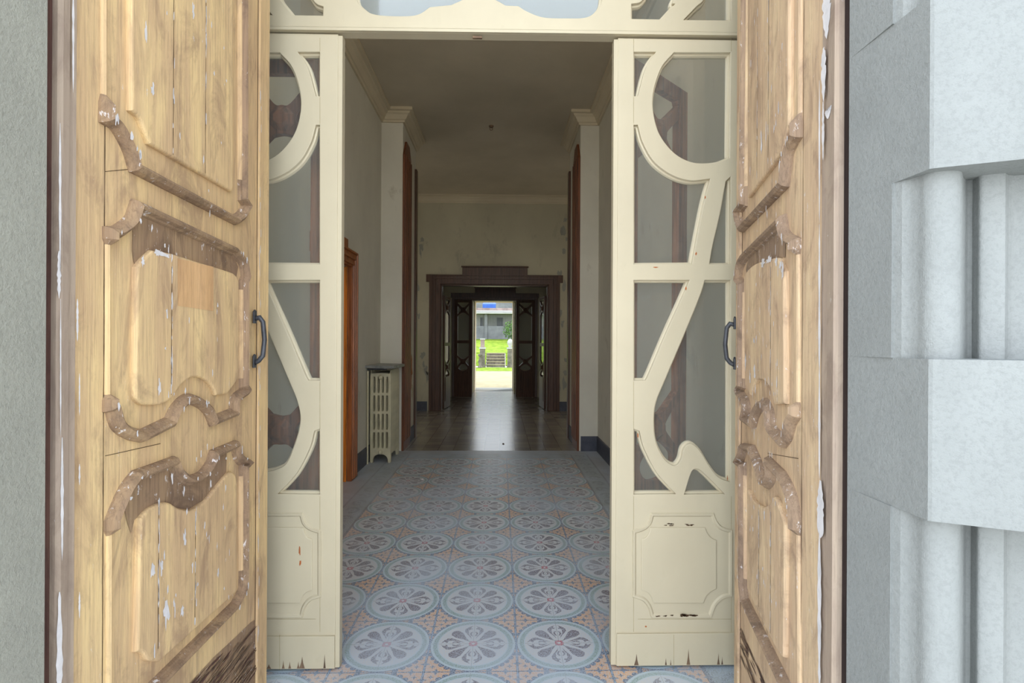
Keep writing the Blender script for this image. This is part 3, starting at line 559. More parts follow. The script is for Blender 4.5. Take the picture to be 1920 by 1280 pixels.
# ------------------------------------------------------------------ brown lattice leaves
def lattice_leaf(name, p0, p1, label, rail=False, top=2.70, mat='brown', group=None):
    glazed = rail
    p0 = Vector(p0 + (0,)) if len(p0) == 2 else Vector(p0); p1 = Vector(p1 + (0,)) if len(p1) == 2 else Vector(p1)
    u = (p1 - p0); wd = u.length; u.normalize(); n = Vector((u.y, -u.x, 0)); n = n if n.y < 0 else -n
    fr = lambda a, v, w: p0 + u * a + Vector((0, 0, v)) + n * w
    root = tag(empty(name, p0), label, 'door', group, kind='structure'); st = .085; c = wd / 2; s = top / 2.70
    def mir(pts): return [(wd - p[0],) + tuple(p[1:]) for p in pts]
    L, R = st, wd - st; zc1, zc2 = 2.42 * s, .99 * s; zt, zb = 2.63 * s, .77 * s; g = .055; hh = .12 * s
    A_, B_ = .17 * s, .115 * s
    def side(zc): return [[(R, zc + B_, 1), (c + .078, zc + .028), (c + .068, zc), (c + .078, zc - .028), (R, zc - B_, 1)], [(L, zc + B_, 1), (c - .078, zc + .028), (c - .068, zc), (c - .078, zc - .028), (L, zc - B_, 1)]]
    holes = side(zc1) + side(zc2) + [[(L + .01, zt, 1), (R - .01, zt, 1), (R, zc1 + A_ + .02, 1), (c + .04, zc1 + .075), (c, zc1 + .066), (c - .04, zc1 + .075), (L, zc1 + A_ + .02, 1)],
             [(c - .045, zc2 - .072), (c, zc2 - .064), (c + .045, zc2 - .072), (R - .03, zc2 - .15), (R - .06, zb - .0), (c, zb - .03), (L + .06, zb), (L + .03, zc2 - .15)]]
    up = [(c - .045, zc1 - .075, 1), (c, zc1 - .066), (c + .045, zc1 - .075, 1), (R, zc1 - A_, 1)]; dn = [(R, zc2 + A_, 1), (c + .045, zc2 + .075, 1), (c, zc2 + .066), (c - .045, zc2 + .075, 1), (L, zc2 + A_, 1)]
    if rail:
        holes += [up + [(R, 1.58 * s, 1), (L, 1.58 * s, 1), (L, zc1 - A_, 1)], [(R, 1.50 * s, 1)] + dn + [(L, 1.50 * s, 1)]]
    else: holes += [up + dn + [(L, zc1 - A_, 1)]]
    m_ = MB(); loops = [[(0, .01), (wd, .01), (wd, top), (0, top)]] + [smooth_path(h, True, 5) for h in holes]
    plate(m_, loops, -.02, .02, .004, fr, M[mat]); m_.build('frame', root)
    for zc in (zc1, zc2):
        m_ = MB(); r = .062
        ring = [(c + r * math.cos(a), zc + r * math.sin(a)) for a in [math.pi / 8 + k * math.pi / 4 for k in range(8)]]
        for sg in (1, -1): m_.add([fr(x, z, sg * .019) for x, z in ring] + [fr(c + (x - c) * .5, zc + (z - zc) * .5, sg * .042) for x, z in ring], [(i, (i + 1) % 8, 8 + (i + 1) % 8, 8 + i) for i in range(8)] + [tuple(range(8, 16))], M[mat])
        m_.build('boss', root)
    m_ = MB(); plate(m_, [[(L, .16), (R, .16), (R, .66), (L, .66)]], -.028, .028, .006, fr, M[mat]); m_.build('lower_panel', root)
    if glazed: m_ = MB(); plate(m_, [[(L - .02, .7), (R + .02, .7), (R + .02, zt + .02), (L - .02, zt + .02)]], -.002, .002, .0005, fr, M['glass'], 0); m_.build('pane', root)
a = on_y(440, 640, 2.40); b = on_y(618, 640, 2.40)
lattice_leaf('door_6', (a.x, 2.40), (b.x, 2.40), 'dark brown lattice leaf folded behind the left cream screen', mat='lattice')
a = on_y(1168, 640, 2.31); b = on_y(1281, 640, 2.66)
lattice_leaf('door_7', (a.x, 2.31), (b.x, 2.66), 'dark brown lattice leaf standing at an angle behind the right cream screen', mat='lattice')
def at(px, Y): return (on_y(px, 640, Y).x, Y)
lattice_leaf('door_8', at(852, YV), at(885.5, YV - .08), 'dark lattice leaf at the far end, left of the garden opening', True, 2.44)
lattice_leaf('door_9', at(967, YV - .08), at(1003, YV), 'dark lattice leaf at the far end, right of the garden opening', True, 2.44)
lattice_leaf('door_10', (-1.17, 10.62), (-1.10, 11.2), 'brown leaf folded open behind the left side of the far portal', True, 2.35)
lattice_leaf('door_11', (.93, 10.62), (.87, 11.2), 'brown leaf folded open behind the right side of the far portal', True, 2.35)
def far_leaf(name, x, s, label):
    root = tag(empty(name, (x, YE, 0)), label, 'door', kind='structure'); m_ = MB(); m_.box((min(x, x + s * .04), YE - .75, .01), (max(x, x + s * .04), YE - .01, 2.5), M['cream_line'])
    m_.build('door_leaf', root)
    for z0 in (.2, 1.2): m_ = MB(); xx = x + s * .04; m_.box((min(xx, xx + s * .012), YE - .65, z0), (max(xx, xx + s * .012), YE - .12, z0 + .85), M['cream_line']); m_.build('panel', root)
far_leaf('door_12', EL - .02, -1, 'pale garden door leaf opened inward on the left of the far doorway'); far_leaf('door_13', ER + .02, 1, 'pale garden door leaf opened inward on the right of the far doorway')
# ------------------------------------------------------------------ carved entrance doors
class Plane:
    def __init__(s, a, b, into):
        s.o = Vector((a.x, a.y, 0)); s.u = Vector((b.x - a.x, b.y - a.y, 0)); s.len = s.u.length; s.u.normalize(); s.n = Vector((-s.u.y, s.u.x, 0))
        if s.n.dot(into) < 0: s.n = -s.n
    def tr(s, px, py): q = on_plane(px, py, s.o, s.n) - s.o; return (q.dot(s.u), q.z)
    def fr(s, u, v, w): return s.o + s.u * u + Vector((0, 0, v)) + s.n * w
    def path(s, pts, closed=True, seg=6): return smooth_path([s.tr(p[0], p[1]) + tuple(p[2:]) for p in pts], closed, seg)
TH = 3.12
def entrance_door(name, pl, strip_px, outers, fields, mw, mm, label, handle_px, seed, joint):
    rr = random.Random(seed); root = tag(empty(name, pl.o), label, 'door', kind='structure')
    # slab with the sight size of the stiles
    m_ = MB(); plate(m_, [[(0, .015), (pl.len, .015), (pl.len, TH), (0, TH)]], -.05, 0, .004, pl.fr, M[mw]); m_.build('door_leaf', root)
    for k, (o_, f_) in enumerate(zip(outers, fields)):
        op = pl.path(o_['p']); fp = pl.path(f_['p'])
        if area2(op) < 0: op = op[::-1]
        um_ = (min(p[0] for p in op) + max(p[0] for p in op)) / 2; o2 = []; flat = []
        for i in range(len(op)):
            p, q_ = op[i], op[(i + 1) % len(op)]; o2.append(p); flat.append(False)
            if abs(q_[0] - p[0]) < .12 * abs(q_[1] - p[1]) and abs(q_[1] - p[1]) > .15:
                for t in (.04, .07, .93, .96): o2.append((p[0] + (q_[0] - p[0]) * t, p[1] + (q_[1] - p[1]) * t)); flat.append(.07 if t in (.07, .93) and p[0] < um_ else False)
        op = o2
        # sunk band between the bolection moulding and the raised field
        m_ = MB(); plate(m_, [fp], -.006, .014, .007, pl.fr, M[mw], 2)
        us = [p[0] for p in fp]; u0, u1 = min(us), max(us)
        for (px, py0, py1) in f_.get('cracks', ()):
            a_, z1 = pl.tr(px, py0); b_, z0 = pl.tr(px, py1); n = 26; zs = [z0 + (z1 - z0) * i / n for i in range(n + 1)]
            jl = [a_ - rr.uniform(.0006, .0016) for _ in zs]; jr = [a_ + rr.uniform(.0006, .0016) for _ in zs]
            m_.add([pl.fr(jl[i], zs[i], .0145) for i in range(n + 1)] + [pl.fr(jr[i], zs[i], .0145) for i in range(n + 1)], [(i, i + 1, n + 2 + i, n + 1 + i) for i in range(n)], M['crack'])
            for q in range(14):
                zz = rr.uniform(z0, z1); blob(m_, a_ + rr.uniform(-.002, .003), zz, rr.uniform(.001, .0022), rr.uniform(.006, .022), pl.fr, .0150, M['flake'], 8, .4, rr)
        for (px, py, rx, ry) in f_.get('flakes', ()):
            c_ = pl.tr(px, py); blob(m_, c_[0], c_[1], rx, ry, pl.fr, .0152, M['flake'], 15, .5, rr)
        for q in range(f_.get('n', 12)):
            c_ = (rr.uniform(u0 + .05, u1 - .05), rr.uniform(f_['z'][0], f_['z'][1])); blob(m_, c_[0], c_[1], rr.uniform(.0015, .004), rr.uniform(.004, .016), pl.fr, .0150, M['flake'], 9, .5, rr)
        for (pts, mk) in f_.get('patch', ()):
            q = [pl.tr(*p) for p in pts]; m_.add([pl.fr(a, b, .0148) for a, b in q], [tuple(range(len(q)))], M[mk])
        m_.build('panel', root)
        W_ = o_.get('w', .029)
        prof = [(-W_ * .5, 0), (-W_ * .5, .006), (-W_ * .34, .020), (0.0, .028), (W_ * .2, .024), (W_ * .34, .012), (W_ * .5, .010), (W_ * .62, 0)]
        m_ = MB(); heavy = [i for i in range(len(op))]
        m_.sweep([pl.fr(p[0], p[1], 0) for p in op], pl.n if pl.u.cross(Vector((0, 0, 1))).dot(pl.n) > 0 else -pl.n, [(a, b if pl.u.cross(Vector((0, 0, 1))).dot(pl.n) > 0 else -b) for a, b in prof], M[mm], closed=True)
        for i in range(len(op)):
            if flat[i]:
                c_ = pl.fr(op[i][0], op[i][1], 0)
                for q in range(len(prof)):
                    v_ = Vector(m_.v[i * len(prof) + q]) - c_; hgt = v_.dot(pl.n); v_ = (v_ - pl.n * hgt) * .55 + pl.n * hgt * .28; m_.v[i * len(prof) + q] = tuple(c_ + v_)
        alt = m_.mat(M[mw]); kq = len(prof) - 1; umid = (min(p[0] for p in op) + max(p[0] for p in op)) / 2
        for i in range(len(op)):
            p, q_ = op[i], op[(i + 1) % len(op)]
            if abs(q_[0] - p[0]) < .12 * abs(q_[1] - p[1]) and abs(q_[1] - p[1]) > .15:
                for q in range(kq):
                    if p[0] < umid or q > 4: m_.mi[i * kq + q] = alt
        for cv in o_.get('cove_shade', ()):
            cp = [pl.tr(*p) for p in cv]; m_.add([pl.fr(a_, b_, .0022) for a_, b_ in cp], [tuple(range(len(cp)))], M[mm])  # flat brown patch paints in the shade of a sunken cove
        for q in range(12):
            i = rr.randrange(len(op)); p = op[i]; blob(m_, p[0] + rr.uniform(-.004, .004), p[1] + rr.uniform(-.004, .004), rr.uniform(.002, .005), rr.uniform(.003, .012), pl.fr, .0285, M['flake'], 8, .5, rr)
        m_.build('panel_moulding', root)
        for ex in o_.get('extra', ()):
            ep = pl.path(ex['p'], False); e = MB(); s_ = 1 if pl.u.cross(Vector((0, 0, 1))).dot(pl.n) > 0 else -1
            e.sweep([pl.fr(p[0], p[1], 0) for p in ep], pl.n * s_, [(a * ex.get('k', 1), b * s_ * ex.get('h', 1)) for a, b in prof], M[ex.get('m', mm)]); e.build('carved_scroll', root)
    for ex in ():
        pass
    # raised bead along the meeting edge
    m_ = MB(); uE = pl.tr(strip_px, 640)[0]
    m_.obox(pl.o, pl.u, pl.n, Vector((0, 0, 1)), (uE, pl.len + .004), (-.052, .010), (.02, TH), M[mw]); m_.obox(pl.o, pl.u, pl.n, Vector((0, 0, 1)), (uE - .003, uE + .001), (0, .0012), (.02, TH), M['crack'])
    for q in range(40): zz = rr.uniform(.3, 2.4); blob(m_, uE + rr.uniform(-.006, .012), zz, .002, rr.uniform(.006, .03), pl.fr, .0105, M['flake'], 8, .5, rr)
    m_.build('meeting_bead', root)
    m_ = MB(); uj = pl.tr(joint[0], 640)[0]; n = 60
    zs = [.3 + 2.6 * i / n for i in range(n + 1)]; jl = [uj - rr.uniform(.0004, .0016) for _ in zs]; jr = [uj + rr.uniform(.0004, .0014) for _ in zs]
    m_.add([pl.fr(jl[i], zs[i], .0012) for i in range(n + 1)] + [pl.fr(jr[i], zs[i], .0012) for i in range(n + 1)], [(i, i + 1, n + 2 + i, n + 1 + i) for i in range(n)], M['crack'])
    for (q0, q1) in joint[1]:
        a_, b_ = pl.tr(*q0), pl.tr(*q1); m_.add([pl.fr(a_[0], a_[1], .0012), pl.fr(b_[0], b_[1], .0012), pl.fr(b_[0], b_[1] + .0016, .0012), pl.fr(a_[0], a_[1] + .0012, .0012)], [(0, 1, 2, 3)], M['crack'])
    m_.build('rail_joints', root)
    # iron pull
    h = empty('handle', pl.o * 0); h.parent = root; h.location = (0, 0, 0)
    uc, zt = pl.tr(handle_px[0], handle_px[1]); _, zb = pl.tr(handle_px[0], handle_px[2]); m_ = MB()
    pts = [(0, zt - .01, .004), (0, zt - .006, .022), (0, zt - .022, .034), (0, (zt + zb) / 2, .040), (0, zb + .03, .034), (0, zb + .012, .020), (0, zb + .004, .006)]
    sm = []
    for i in range(len(pts) - 1):
        p_, q_ = Vector(pts[i]), Vector(pts[i + 1])
        for t in (0, .5): sm.append(p_.lerp(q_, t))
    sm.append(Vector(pts[-1]))
    m_.tube([pl.fr(uc + p[0], p[1], p[2] + .008) for p in sm], .0085, M['iron'], 10); g = m_.build('handle_grip', h); 
    for zz in (zt - .005, zb + .008):
        m_ = MB(); plate(m_, [[(uc - .011, zz - .022), (uc + .011, zz - .022), (uc + .011, zz + .020), (uc, zz + .028), (uc - .011, zz + .020)]], .009, .016, .002, pl.fr, M['iron']); m_.build('handle_plate', h)
    return root
PL = Plane(on_y(137, 640, 1.09), on_y(497, 640, 2.0), Vector((1, 0, 0))); PR = Plane(on_y(1546, 640, 1.159), on_y(1385, 640, 2.0), Vector((-1, 0, 0)))
TOPL = -560
oL = [dict(p=[(193, -400, 1), (193, 222, 1), (208, 232), (224, 257), (237, 285), (245, 313, 1), (437, 413, 1), (448, 404), (459, 386, 1), (450, 372, 1), (450, -100, 1)]),
      dict(p=[(200, 436, 1), (214, 434), (238, 415), (249, 386, 1), (434, 470, 1), (450, 490), (456, 519, 1), (452, 530, 1), (452, 722, 1), (456, 733), (436, 749), (434, 774, 1), (394, 790, 1), (384, 768), (366, 753), (344, 750), (324, 768), (312, 793, 1), (261, 818, 1), (238, 812), (214, 795), (204, 765), (200, 762, 1)], cove_shade=[[(249, 398), (434, 475), (446, 500), (441, 522), (434, 513), (419, 507), (360, 489), (312, 474), (276, 468), (258, 484), (250, 495), (246, 470)]]),
      dict(p=[(203, 976, 1), (214, 949), (229, 917), (247, 893, 1), (319, 866, 1), (330, 888), (348, 899), (370, 893), (387, 872), (394, 852, 1), (436, 834, 1), (444, 858), (461, 868, 1), (452, 876, 1), (452, 1080, 1), (449, 1106), (434, 1137, 1), (240, 1330, 1), (203, 1352, 1)], cove_shade=[[(214, 949), (229, 917), (247, 893), (319, 868), (330, 890), (348, 900), (370, 895), (387, 874), (394, 854), (424, 846), (423, 884), (400, 912), (378, 938), (352, 955), (328, 952), (306, 941), (290, 943), (268, 955), (250, 975), (244, 1000), (236, 975), (232, 955)]])]
fL = [dict(p=[(236, -360, 1), (236, 207, 1), (252, 222), (262, 248), (271, 270, 1), (427, 359, 1), (430, 352, 1), (430, -80, 1)], cracks=[(317, -250, 292), (378, -150, 326)], flakes=[(275, 168, .006, .014), (352, 18, .006, .02), (262, 60, .004, .02)], z=(1.6, 2.6), n=18),
      dict(p=[(247, 500, 1), (258, 485), (276, 469, 1), (312, 475), (360, 490), (419, 508), (434, 515), (441, 528, 1), (441, 709, 1), (419, 738, 1), (398, 741, 1), (388, 721), (372, 709), (352, 707), (330, 723), (312, 748), (290, 759, 1), (261, 759), (246, 748), (244, 730, 1)], cracks=[(312, 500, 740)], flakes=[(297, 477, .02, .006), (256, 490, .006, .012), (288, 726, .006, .018), (284, 474, .01, .008)], z=(1.2, 1.6), n=12,
           patch=[([(323, 484), (345, 489), (391, 500), (391, 583), (360, 578), (323, 573)], 'orangewood')]),
      dict(p=[(254, 971, 1), (270, 954), (290, 944), (308, 942), (328, 953), (352, 956), (376, 940), (398, 914), (423, 886), (434, 890), (437, 905, 1), (437, 1109, 1), (290, 1240, 1), (268, 1238), (258, 1224), (247, 1222, 1)], cracks=[(287, 950, 1215), (357, 960, 1170)], flakes=[(301, 1146, .012, .036), (275, 1070, .008, .02), (292, 1062, .005, .02), (336, 1008, .006, .02), (331, 1146, .008, .014), (400, 1074, .006, .012)], z=(.55, 1.1), n=34)]
M['orangewood'] = wood_weathered('warm_patch_wood', (224, 182, 134), (208, 166, 120), (176, 138, 104), .8)
d1 = entrance_door('door_1', PL, 481, oL, fL, 'door_l', 'mould_l', 'tan weathered carved wooden entrance door standing open on the left', (471, 592, 682), 11, (194, [((196, 855), (300, 832)), ((196, 322), (240, 318))]))
oR = [dict(p=[(1504, -300, 1), (1502, 252, 1), (1496, 262), (1486, 288), (1479, 342, 1), (1396, 428, 1), (1391, 414), (1388, 396, 1), (1400, 380, 1), (1404, -40, 1)]),
      dict(p=[(1499, 455, 1), (1486, 448), (1478, 436), (1474, 412, 1), (1402, 479, 1), (1394, 495), (1389, 525, 1), (1397, 535, 1), (1396, 722, 1), (1391, 734), (1405, 760), (1401, 785, 1), (1417, 796, 1), (1424, 772), (1437, 756), (1449, 774), (1453, 804), (1474, 830, 1), (1484, 815), (1491, 790), (1499, 776, 1)], cove_shade=[[(1474, 425), (1474, 482), (1462, 482), (1427, 492), (1411, 503), (1402, 517), (1400, 505), (1404, 484)]]),
      dict(p=[(1499, 978, 1), (1496, 945), (1486, 915), (1474, 893, 1), (1449, 868, 1), (1452, 892), (1439, 905), (1427, 868), (1416, 842, 1), (1399, 838, 1), (1396, 852), (1388, 867, 1), (1398, 874, 1), (1399, 1098, 1), (1403, 1128, 1), (1478, 1282), (1502, 1330, 1)])]
fR = [dict(p=[(1489, -240, 1), (1488, 234, 1), (1474, 288, 1), (1409, 371, 1), (1409, -20, 1)], cracks=[(1452, -200, 300), (1430, -100, 330)], flakes=[(1437, 268, .008, .03), (1446, 250, .004, .03)], z=(1.6, 2.6), n=30),
      dict(p=[(1402, 519, 1), (1411, 504), (1427, 493), (1462, 483), (1470, 490), (1479, 508, 1), (1480, 757, 1), (1461, 759, 1), (1450, 723), (1428, 712), (1414, 741, 1), (1404, 723, 1)], cracks=[(1455, 500, 740)], flakes=[(1452, 487, .03, .010), (1440, 492, .02, .012), (1474, 496, .010, .014), (1478, 508, .008, .02), (1406, 680, .010, .03), (1424, 700, .010, .024), (1415, 706, .008, .02), (1466, 490, .01, .016)], z=(1.2, 1.6), n=34),
      dict(p=[(1408, 917, 1), (1420, 938), (1438, 950), (1452, 944), (1461, 931), (1474, 962), (1481, 984, 1), (1479, 1208, 1), (1470, 1226), (1408, 1104, 1)], cracks=[(1455, 960, 1190), (1432, 960, 1140)], flakes=[(1443, 965, .006, .016)], z=(.6, 1.1), n=24)]
d2 = entrance_door('door_2', PR, 1391, oR, fR, 'door_r', 'mould_r', 'pale bleached carved wooden entrance door standing open on the right', (1384, 604, 686), 12, (1505, [((1440, 850), (1498, 860))]))
# repairs and rot on the left door
m_ = MB(); q = [PL.tr(*p) for p in ((450, 528), (459, 524), (459, 722), (450, 718))]; m_.add([PL.fr(a, b, w) for w in (.0, .010) for a, b in q], [(0, 1, 2, 3), (4, 5, 6, 7), (0, 1, 5, 4), (1, 2, 6, 5), (2, 3, 7, 6), (3, 0, 4, 7)], M['red_wood'])
o = m_.build('bare_wood_strip', d1); o['label'] = 'bare orange wood strip where the moulding is lost'
def rot_patch(pl, root, poly, n, seed, under=None, w=.0012):
    rr = random.Random(seed); m_ = MB()
    if under: q = [pl.tr(*p) for p in under]; m_.add([pl.fr(a, b, .0008) for a, b in q], [tuple(range(len(q)))], M['mould_l'])
    for k in range(n):
        px, py = poly(rr); u, v = pl.tr(px, py); a = rr.uniform(.02, .08); t = rr.uniform(.002, .005); an = rr.uniform(-.08, .12)
        c, s = math.cos(an), math.sin(an); q = [(-a, 0), (-a * .3, t), (a * .4, t * .8), (a, 0), (a * .3, -t), (-a * .5, -t * .7)]
        m_.add([pl.fr(u + x * c - y * s, v + x * s + y * c, w + .00005 * k) for x, y in q], [tuple(range(6))], M['rot'] if k % 3 == 0 else (M['mould_l'] if k % 3 == 1 else M['maroon']))
    o = m_.build('rotten_wood', root); o['label'] = 'dark splintered wood at the foot'
rot_patch(PL, d1, lambda r: (lambda t, s: (476 - 130 * t, 1170 + 120 * t + s * (110 - 60 * t)))(r.random(), r.random()), 110, 3, [(480, 1160), (470, 1166), (440, 1195), (400, 1232), (352, 1284), (360, 1330), (480, 1330)])
rot_patch(PR, d2, lambda r: (lambda t, s: (1392 + 40 * t, 1180 + 90 * t + s * 60))(r.random(), r.random()), 40, 4)
# hinge-side frame strips, dark gap and white drips
def frame_strip(name, pl, pxs, dark_px, label, sgn):
    m_ = MB(); u0 = pl.tr(pxs[0], 640)[0]; u1 = pl.tr(pxs[1], 640)[0]; lo, hi = min(u0, u1), max(u0, u1); hi = min(hi, -.002)
    prof = [(lo, -.05), (lo, .006), (lo + .006, .013), (lo + (hi - lo) * .45, .013), (lo + (hi - lo) * .5, .006), (lo + (hi - lo) * .62, .005), (hi - .004, .009), (hi, .004), (hi, -.05)]
    m_.add([pl.fr(a, z, b) for z in (0, 3.2) for a, b in prof], [(i, (i + 1) % 9, 9 + (i + 1) % 9, 9 + i) for i in range(9)], M['jamb'])
    ud = pl.tr(dark_px, 640)[0]; m_.add([pl.fr(a, z, b) for z in (0, 3.2) for a, b in ((ud, -.10), (ud, -.004), (lo, -.004), (lo, -.10))], [(0, 1, 5, 4), (1, 2, 6, 5), (2, 3, 7, 6), (0, 3, 7, 4)], M['maroon' if sgn > 0 else 'gap'])
    return m_, lo, hi
rr = random.Random(9)
m_, lo, hi = frame_strip('trim_9', PL, (99, 137), 86, '', 1)
def drip(m_, pl, px0, py0, py1, wpx, w):
    n = 16; L_, R_ = [], []
    for i in range(n + 1):
        py = py0 + (py1 - py0) * i / n; k = math.sin(math.pi * min(1, max(0.02, i / n))) ** .5 * (1 + rr.uniform(-.35, .35)); a_, z_ = pl.tr(px0 - wpx * k / 2, py); b_, _ = pl.tr(px0 + wpx * k / 2, py); L_.append(pl.fr(a_, z_, w)); R_.append(pl.fr(b_, z_, w))
    m_.add(L_ + R_, [(i, i + 1, n + 2 + i, n + 1 + i) for i in range(n)], M['flake'])
for (x, a, b, w_) in ((124, -60, 175, 4), (99, 230, 520, 4.5), (97, 470, 560, 7), (100, 560, 820, 2.5), (132, 560, 640, 4), (136, 700, 780, 2.5), (103, 820, 1052, 5), (136, 870, 910, 3), (136, 1110, 1160, 3), (98, 1110, 1330, 11)): drip(m_, PL, x, a, b, w_, .0140)
struct(m_, 'trim_9', 'mauve grey left door frame with white paint drips', 'door frame')
m_, lo, hi = frame_strip('trim_10', PR, (1577, 1546), 1590, '', -1)
for (x, a, b, w_) in ((1563, -40, 72, 16), (1557, 90, 190, 9), (1556, 190, 300, 4), (1549, 150, 420, 3), (1549, 420, 700, 4), (1549, 690, 900, 4), (1551, 900, 1010, 13), (1549, 990, 1300, 7), (1566, 205, 222, 12)): drip(m_, PR, x, a, b, w_, .0140)
struct(m_, 'trim_10', 'mauve grey right door frame with white paint drips', 'door frame')
# ------------------------------------------------------------------ outer masonry
def XY(px, d): q = on_y(px, 640, d); return (q.x, q.y)
A = XY(1590, 1.035); B = XY(1741, .8415); C = XY(1920, .79)
band = [A, B, (B[0] + .004, B[1] - .004), C, (1.05, .69), (1.4, .55), (1.75, .45), (1.75, 1.2), (.99, 1.2), (.99, A[1] + .002)]
fl = [A] + [tuple(q) for q in smooth_path([XY(*t) + ((1,) if t[0] in (1671, 1674, 1690, 1803, 1805, 1822, 1884, 1890) else ()) for t in ((1671, .9170), (1674, .9180), (1690, .9035), (1698, .8985), (1708, .8915), (1720, .8810), (1734, .8670), (1750, .857), (1770, .850), (1788, .848), (1799, .851), (1803, .858), (1805, .885), (1812, .897), (1822, .895), (1829, .884), (1836, .873), (1850, .866), (1868, .860), (1884, .857), (1890, .866), (1900, .868), (1925, .862), (1950, .85))], False, 4)] + [(1.0, .76), (1.4, .62), (1.75, .55), (1.75, 1.2), (.99, 1.2), (.99, A[1] + .002)]
mb = MB()
Zs = [(-.06, 1.11, 'f'), (1.11, 1.379, 'b'), (1.379, 1.696, 'f'), (1.696, 1.985, 'b'), (1.985, 2.30, 'f'), (2.30, 2.60, 'b'), (2.60, 2.9, 'f'), (2.9, 4.5, 'b')]
for z0, z1, k in Zs: mb.prism(band if k == 'b' else fl, z0, z1, M['stone'], False)
struct(mb, 'wall_outside_right', 'pale rusticated stone pier with fluted recesses beside the right door', 'wall')
mb = MB(); a = XY(86, 1.0); mb.prism([(a[0], 1.0), (a[0] - .002, .82), (-1.1, .74), (-2.0, .5), (-2.4, .5), (-2.4, 1.06), (-1.06, 1.06), (-1.06, 1.001)][::-1], -.06, 4.5, M['stone_l'])
mb.box((-2.4, .95, 4.1), (1.75, 1.15, 4.7), M['stone_l'])
struct(mb, 'wall_outside_left', 'grey rendered reveal left of the entrance', 'wall')
# ------------------------------------------------------------------ radiator and its shelf
def radiator():
    x0, x1, y0, n, pit = -1.495, -1.255, 5.97, 9, .055; zt = 1.03
    root = tag(empty('radiator', ((x0 + x1) / 2, y0 + .22, 0)), 'cream cast iron column radiator against the left wall before the pier', 'radiator')
    fr0 = lambda y: (lambda u, v, w: Vector((u, y - w, v)))
    def section(y, first):
        W_ = x1 - x0; cx = (x0 + x1) / 2; m_ = MB(); h = W_ / 2
        out = [(cx - h, .10, 1), (cx + h, .10, 1), (cx + h, zt - .03), (cx + h - .02, zt, 1), (cx, zt + .006), (cx - h + .02, zt, 1), (cx - h, zt - .03)]
        if first: out = [(cx - h, .14, 1), (cx - h, .02), (cx - h + .005, 0.0, 1), (cx - h + .035, 0.0, 1), (cx - h + .04, .05), (cx - h + .065, .085), (cx, .10), (cx + h - .065, .085), (cx + h - .04, .05), (cx + h - .035, 0.0, 1), (cx + h - .005, 0, 1), (cx + h, .02), (cx + h, .14, 1)] + [(cx + h, zt - .03), (cx + h - .02, zt, 1), (cx, zt + .006), (cx - h + .02, zt, 1), (cx - h, zt - .03)]
        holes = []
        for r in range(4):
            za = .175 + r * .212; zb = za + (.172 if r < 3 else .175)
            for c in range(4):
                u = cx - .0735 + c * .049; holes.append([(u - .010, za + .01), (u, za), (u + .010, za + .01), (u + .010, zb - .01), (u, zb), (u - .010, zb - .01)])
        plate(m_, [smooth_path(out, True, 4)] + [smooth_path(q, True, 3) for q in holes], -.021, .021, .006, fr0(y), M['rad'])
        o_ = m_.build('section', root); return o_
    e1 = section(y0, True); mid = section(y0 + pit, False); last = section(y0 + pit * (n - 1), True)
    for k in range(2, n - 1):
        c = mid.copy(); COL.objects.link(c); c.parent = root; c.location = mid.location + Vector((0, pit * (k - 1), 0))
    for z in (.125, zt - .045):
        m_ = MB(); m_.lathe(((x0 + x1) / 2, y0 - .021, z), [(0, -.016), (.016, -.016), (.022, -.010), (.026, 0), (.026, .01)], M['rad'], 18, 'y'); m_.build('plug', root)
        m_ = MB(); m_.lathe(((x0 + x1) / 2, y0, z), [(.02, 0), (.02, pit * (n - 1))], M['rad'], 12, 'y'); m_.build('connecting_tube', root)
    m_ = MB(); yy = y0 + pit * (n - 1) + .04; m_.lathe(((x0 + x1) / 2 + .09, yy, .13), [(0, -.02), (.014, -.02), (.014, .02), (0, .02)], M['rad'], 12); m_.lathe(((x0 + x1) / 2 + .09, yy, 0), [(.009, 0), (.009, .13)], M['rad'], 10); m_.build('valve', root)
    m_ = MB(); m_.lathe((XL + .022, 5.90, 0), [(.011, 0), (.011, 1.06)], M['rad'], 10); tag(m_.build('heating_pipe'), 'thin cream heating pipe rising along the left wall beside the radiator', 'pipe')
radiator()
m_ = MB(); sl = lambda u, v, w: Vector((u, v, 1.088 + w - .03 * (v - 6.0) * .2 - .02 * (u + 1.25)))
plate(m_, [[(-1.53, 5.86), (-1.29, 5.84), (-1.215, 5.90), (-1.20, 6.45), (-1.215, 6.56), (-1.53, 6.56)]], 0, .032, .006, sl, M['slab'])
sh = tag(m_.build('radiator_shelf'), 'grey marble slab shelf lying over the cream radiator', 'shelf')
for yy in (5.935, 6.49): m_ = MB(); m_.box((-1.525, yy, 1.072), (-1.30, yy + .02, 1.086), M['iron']); m_.build('bracket', sh)
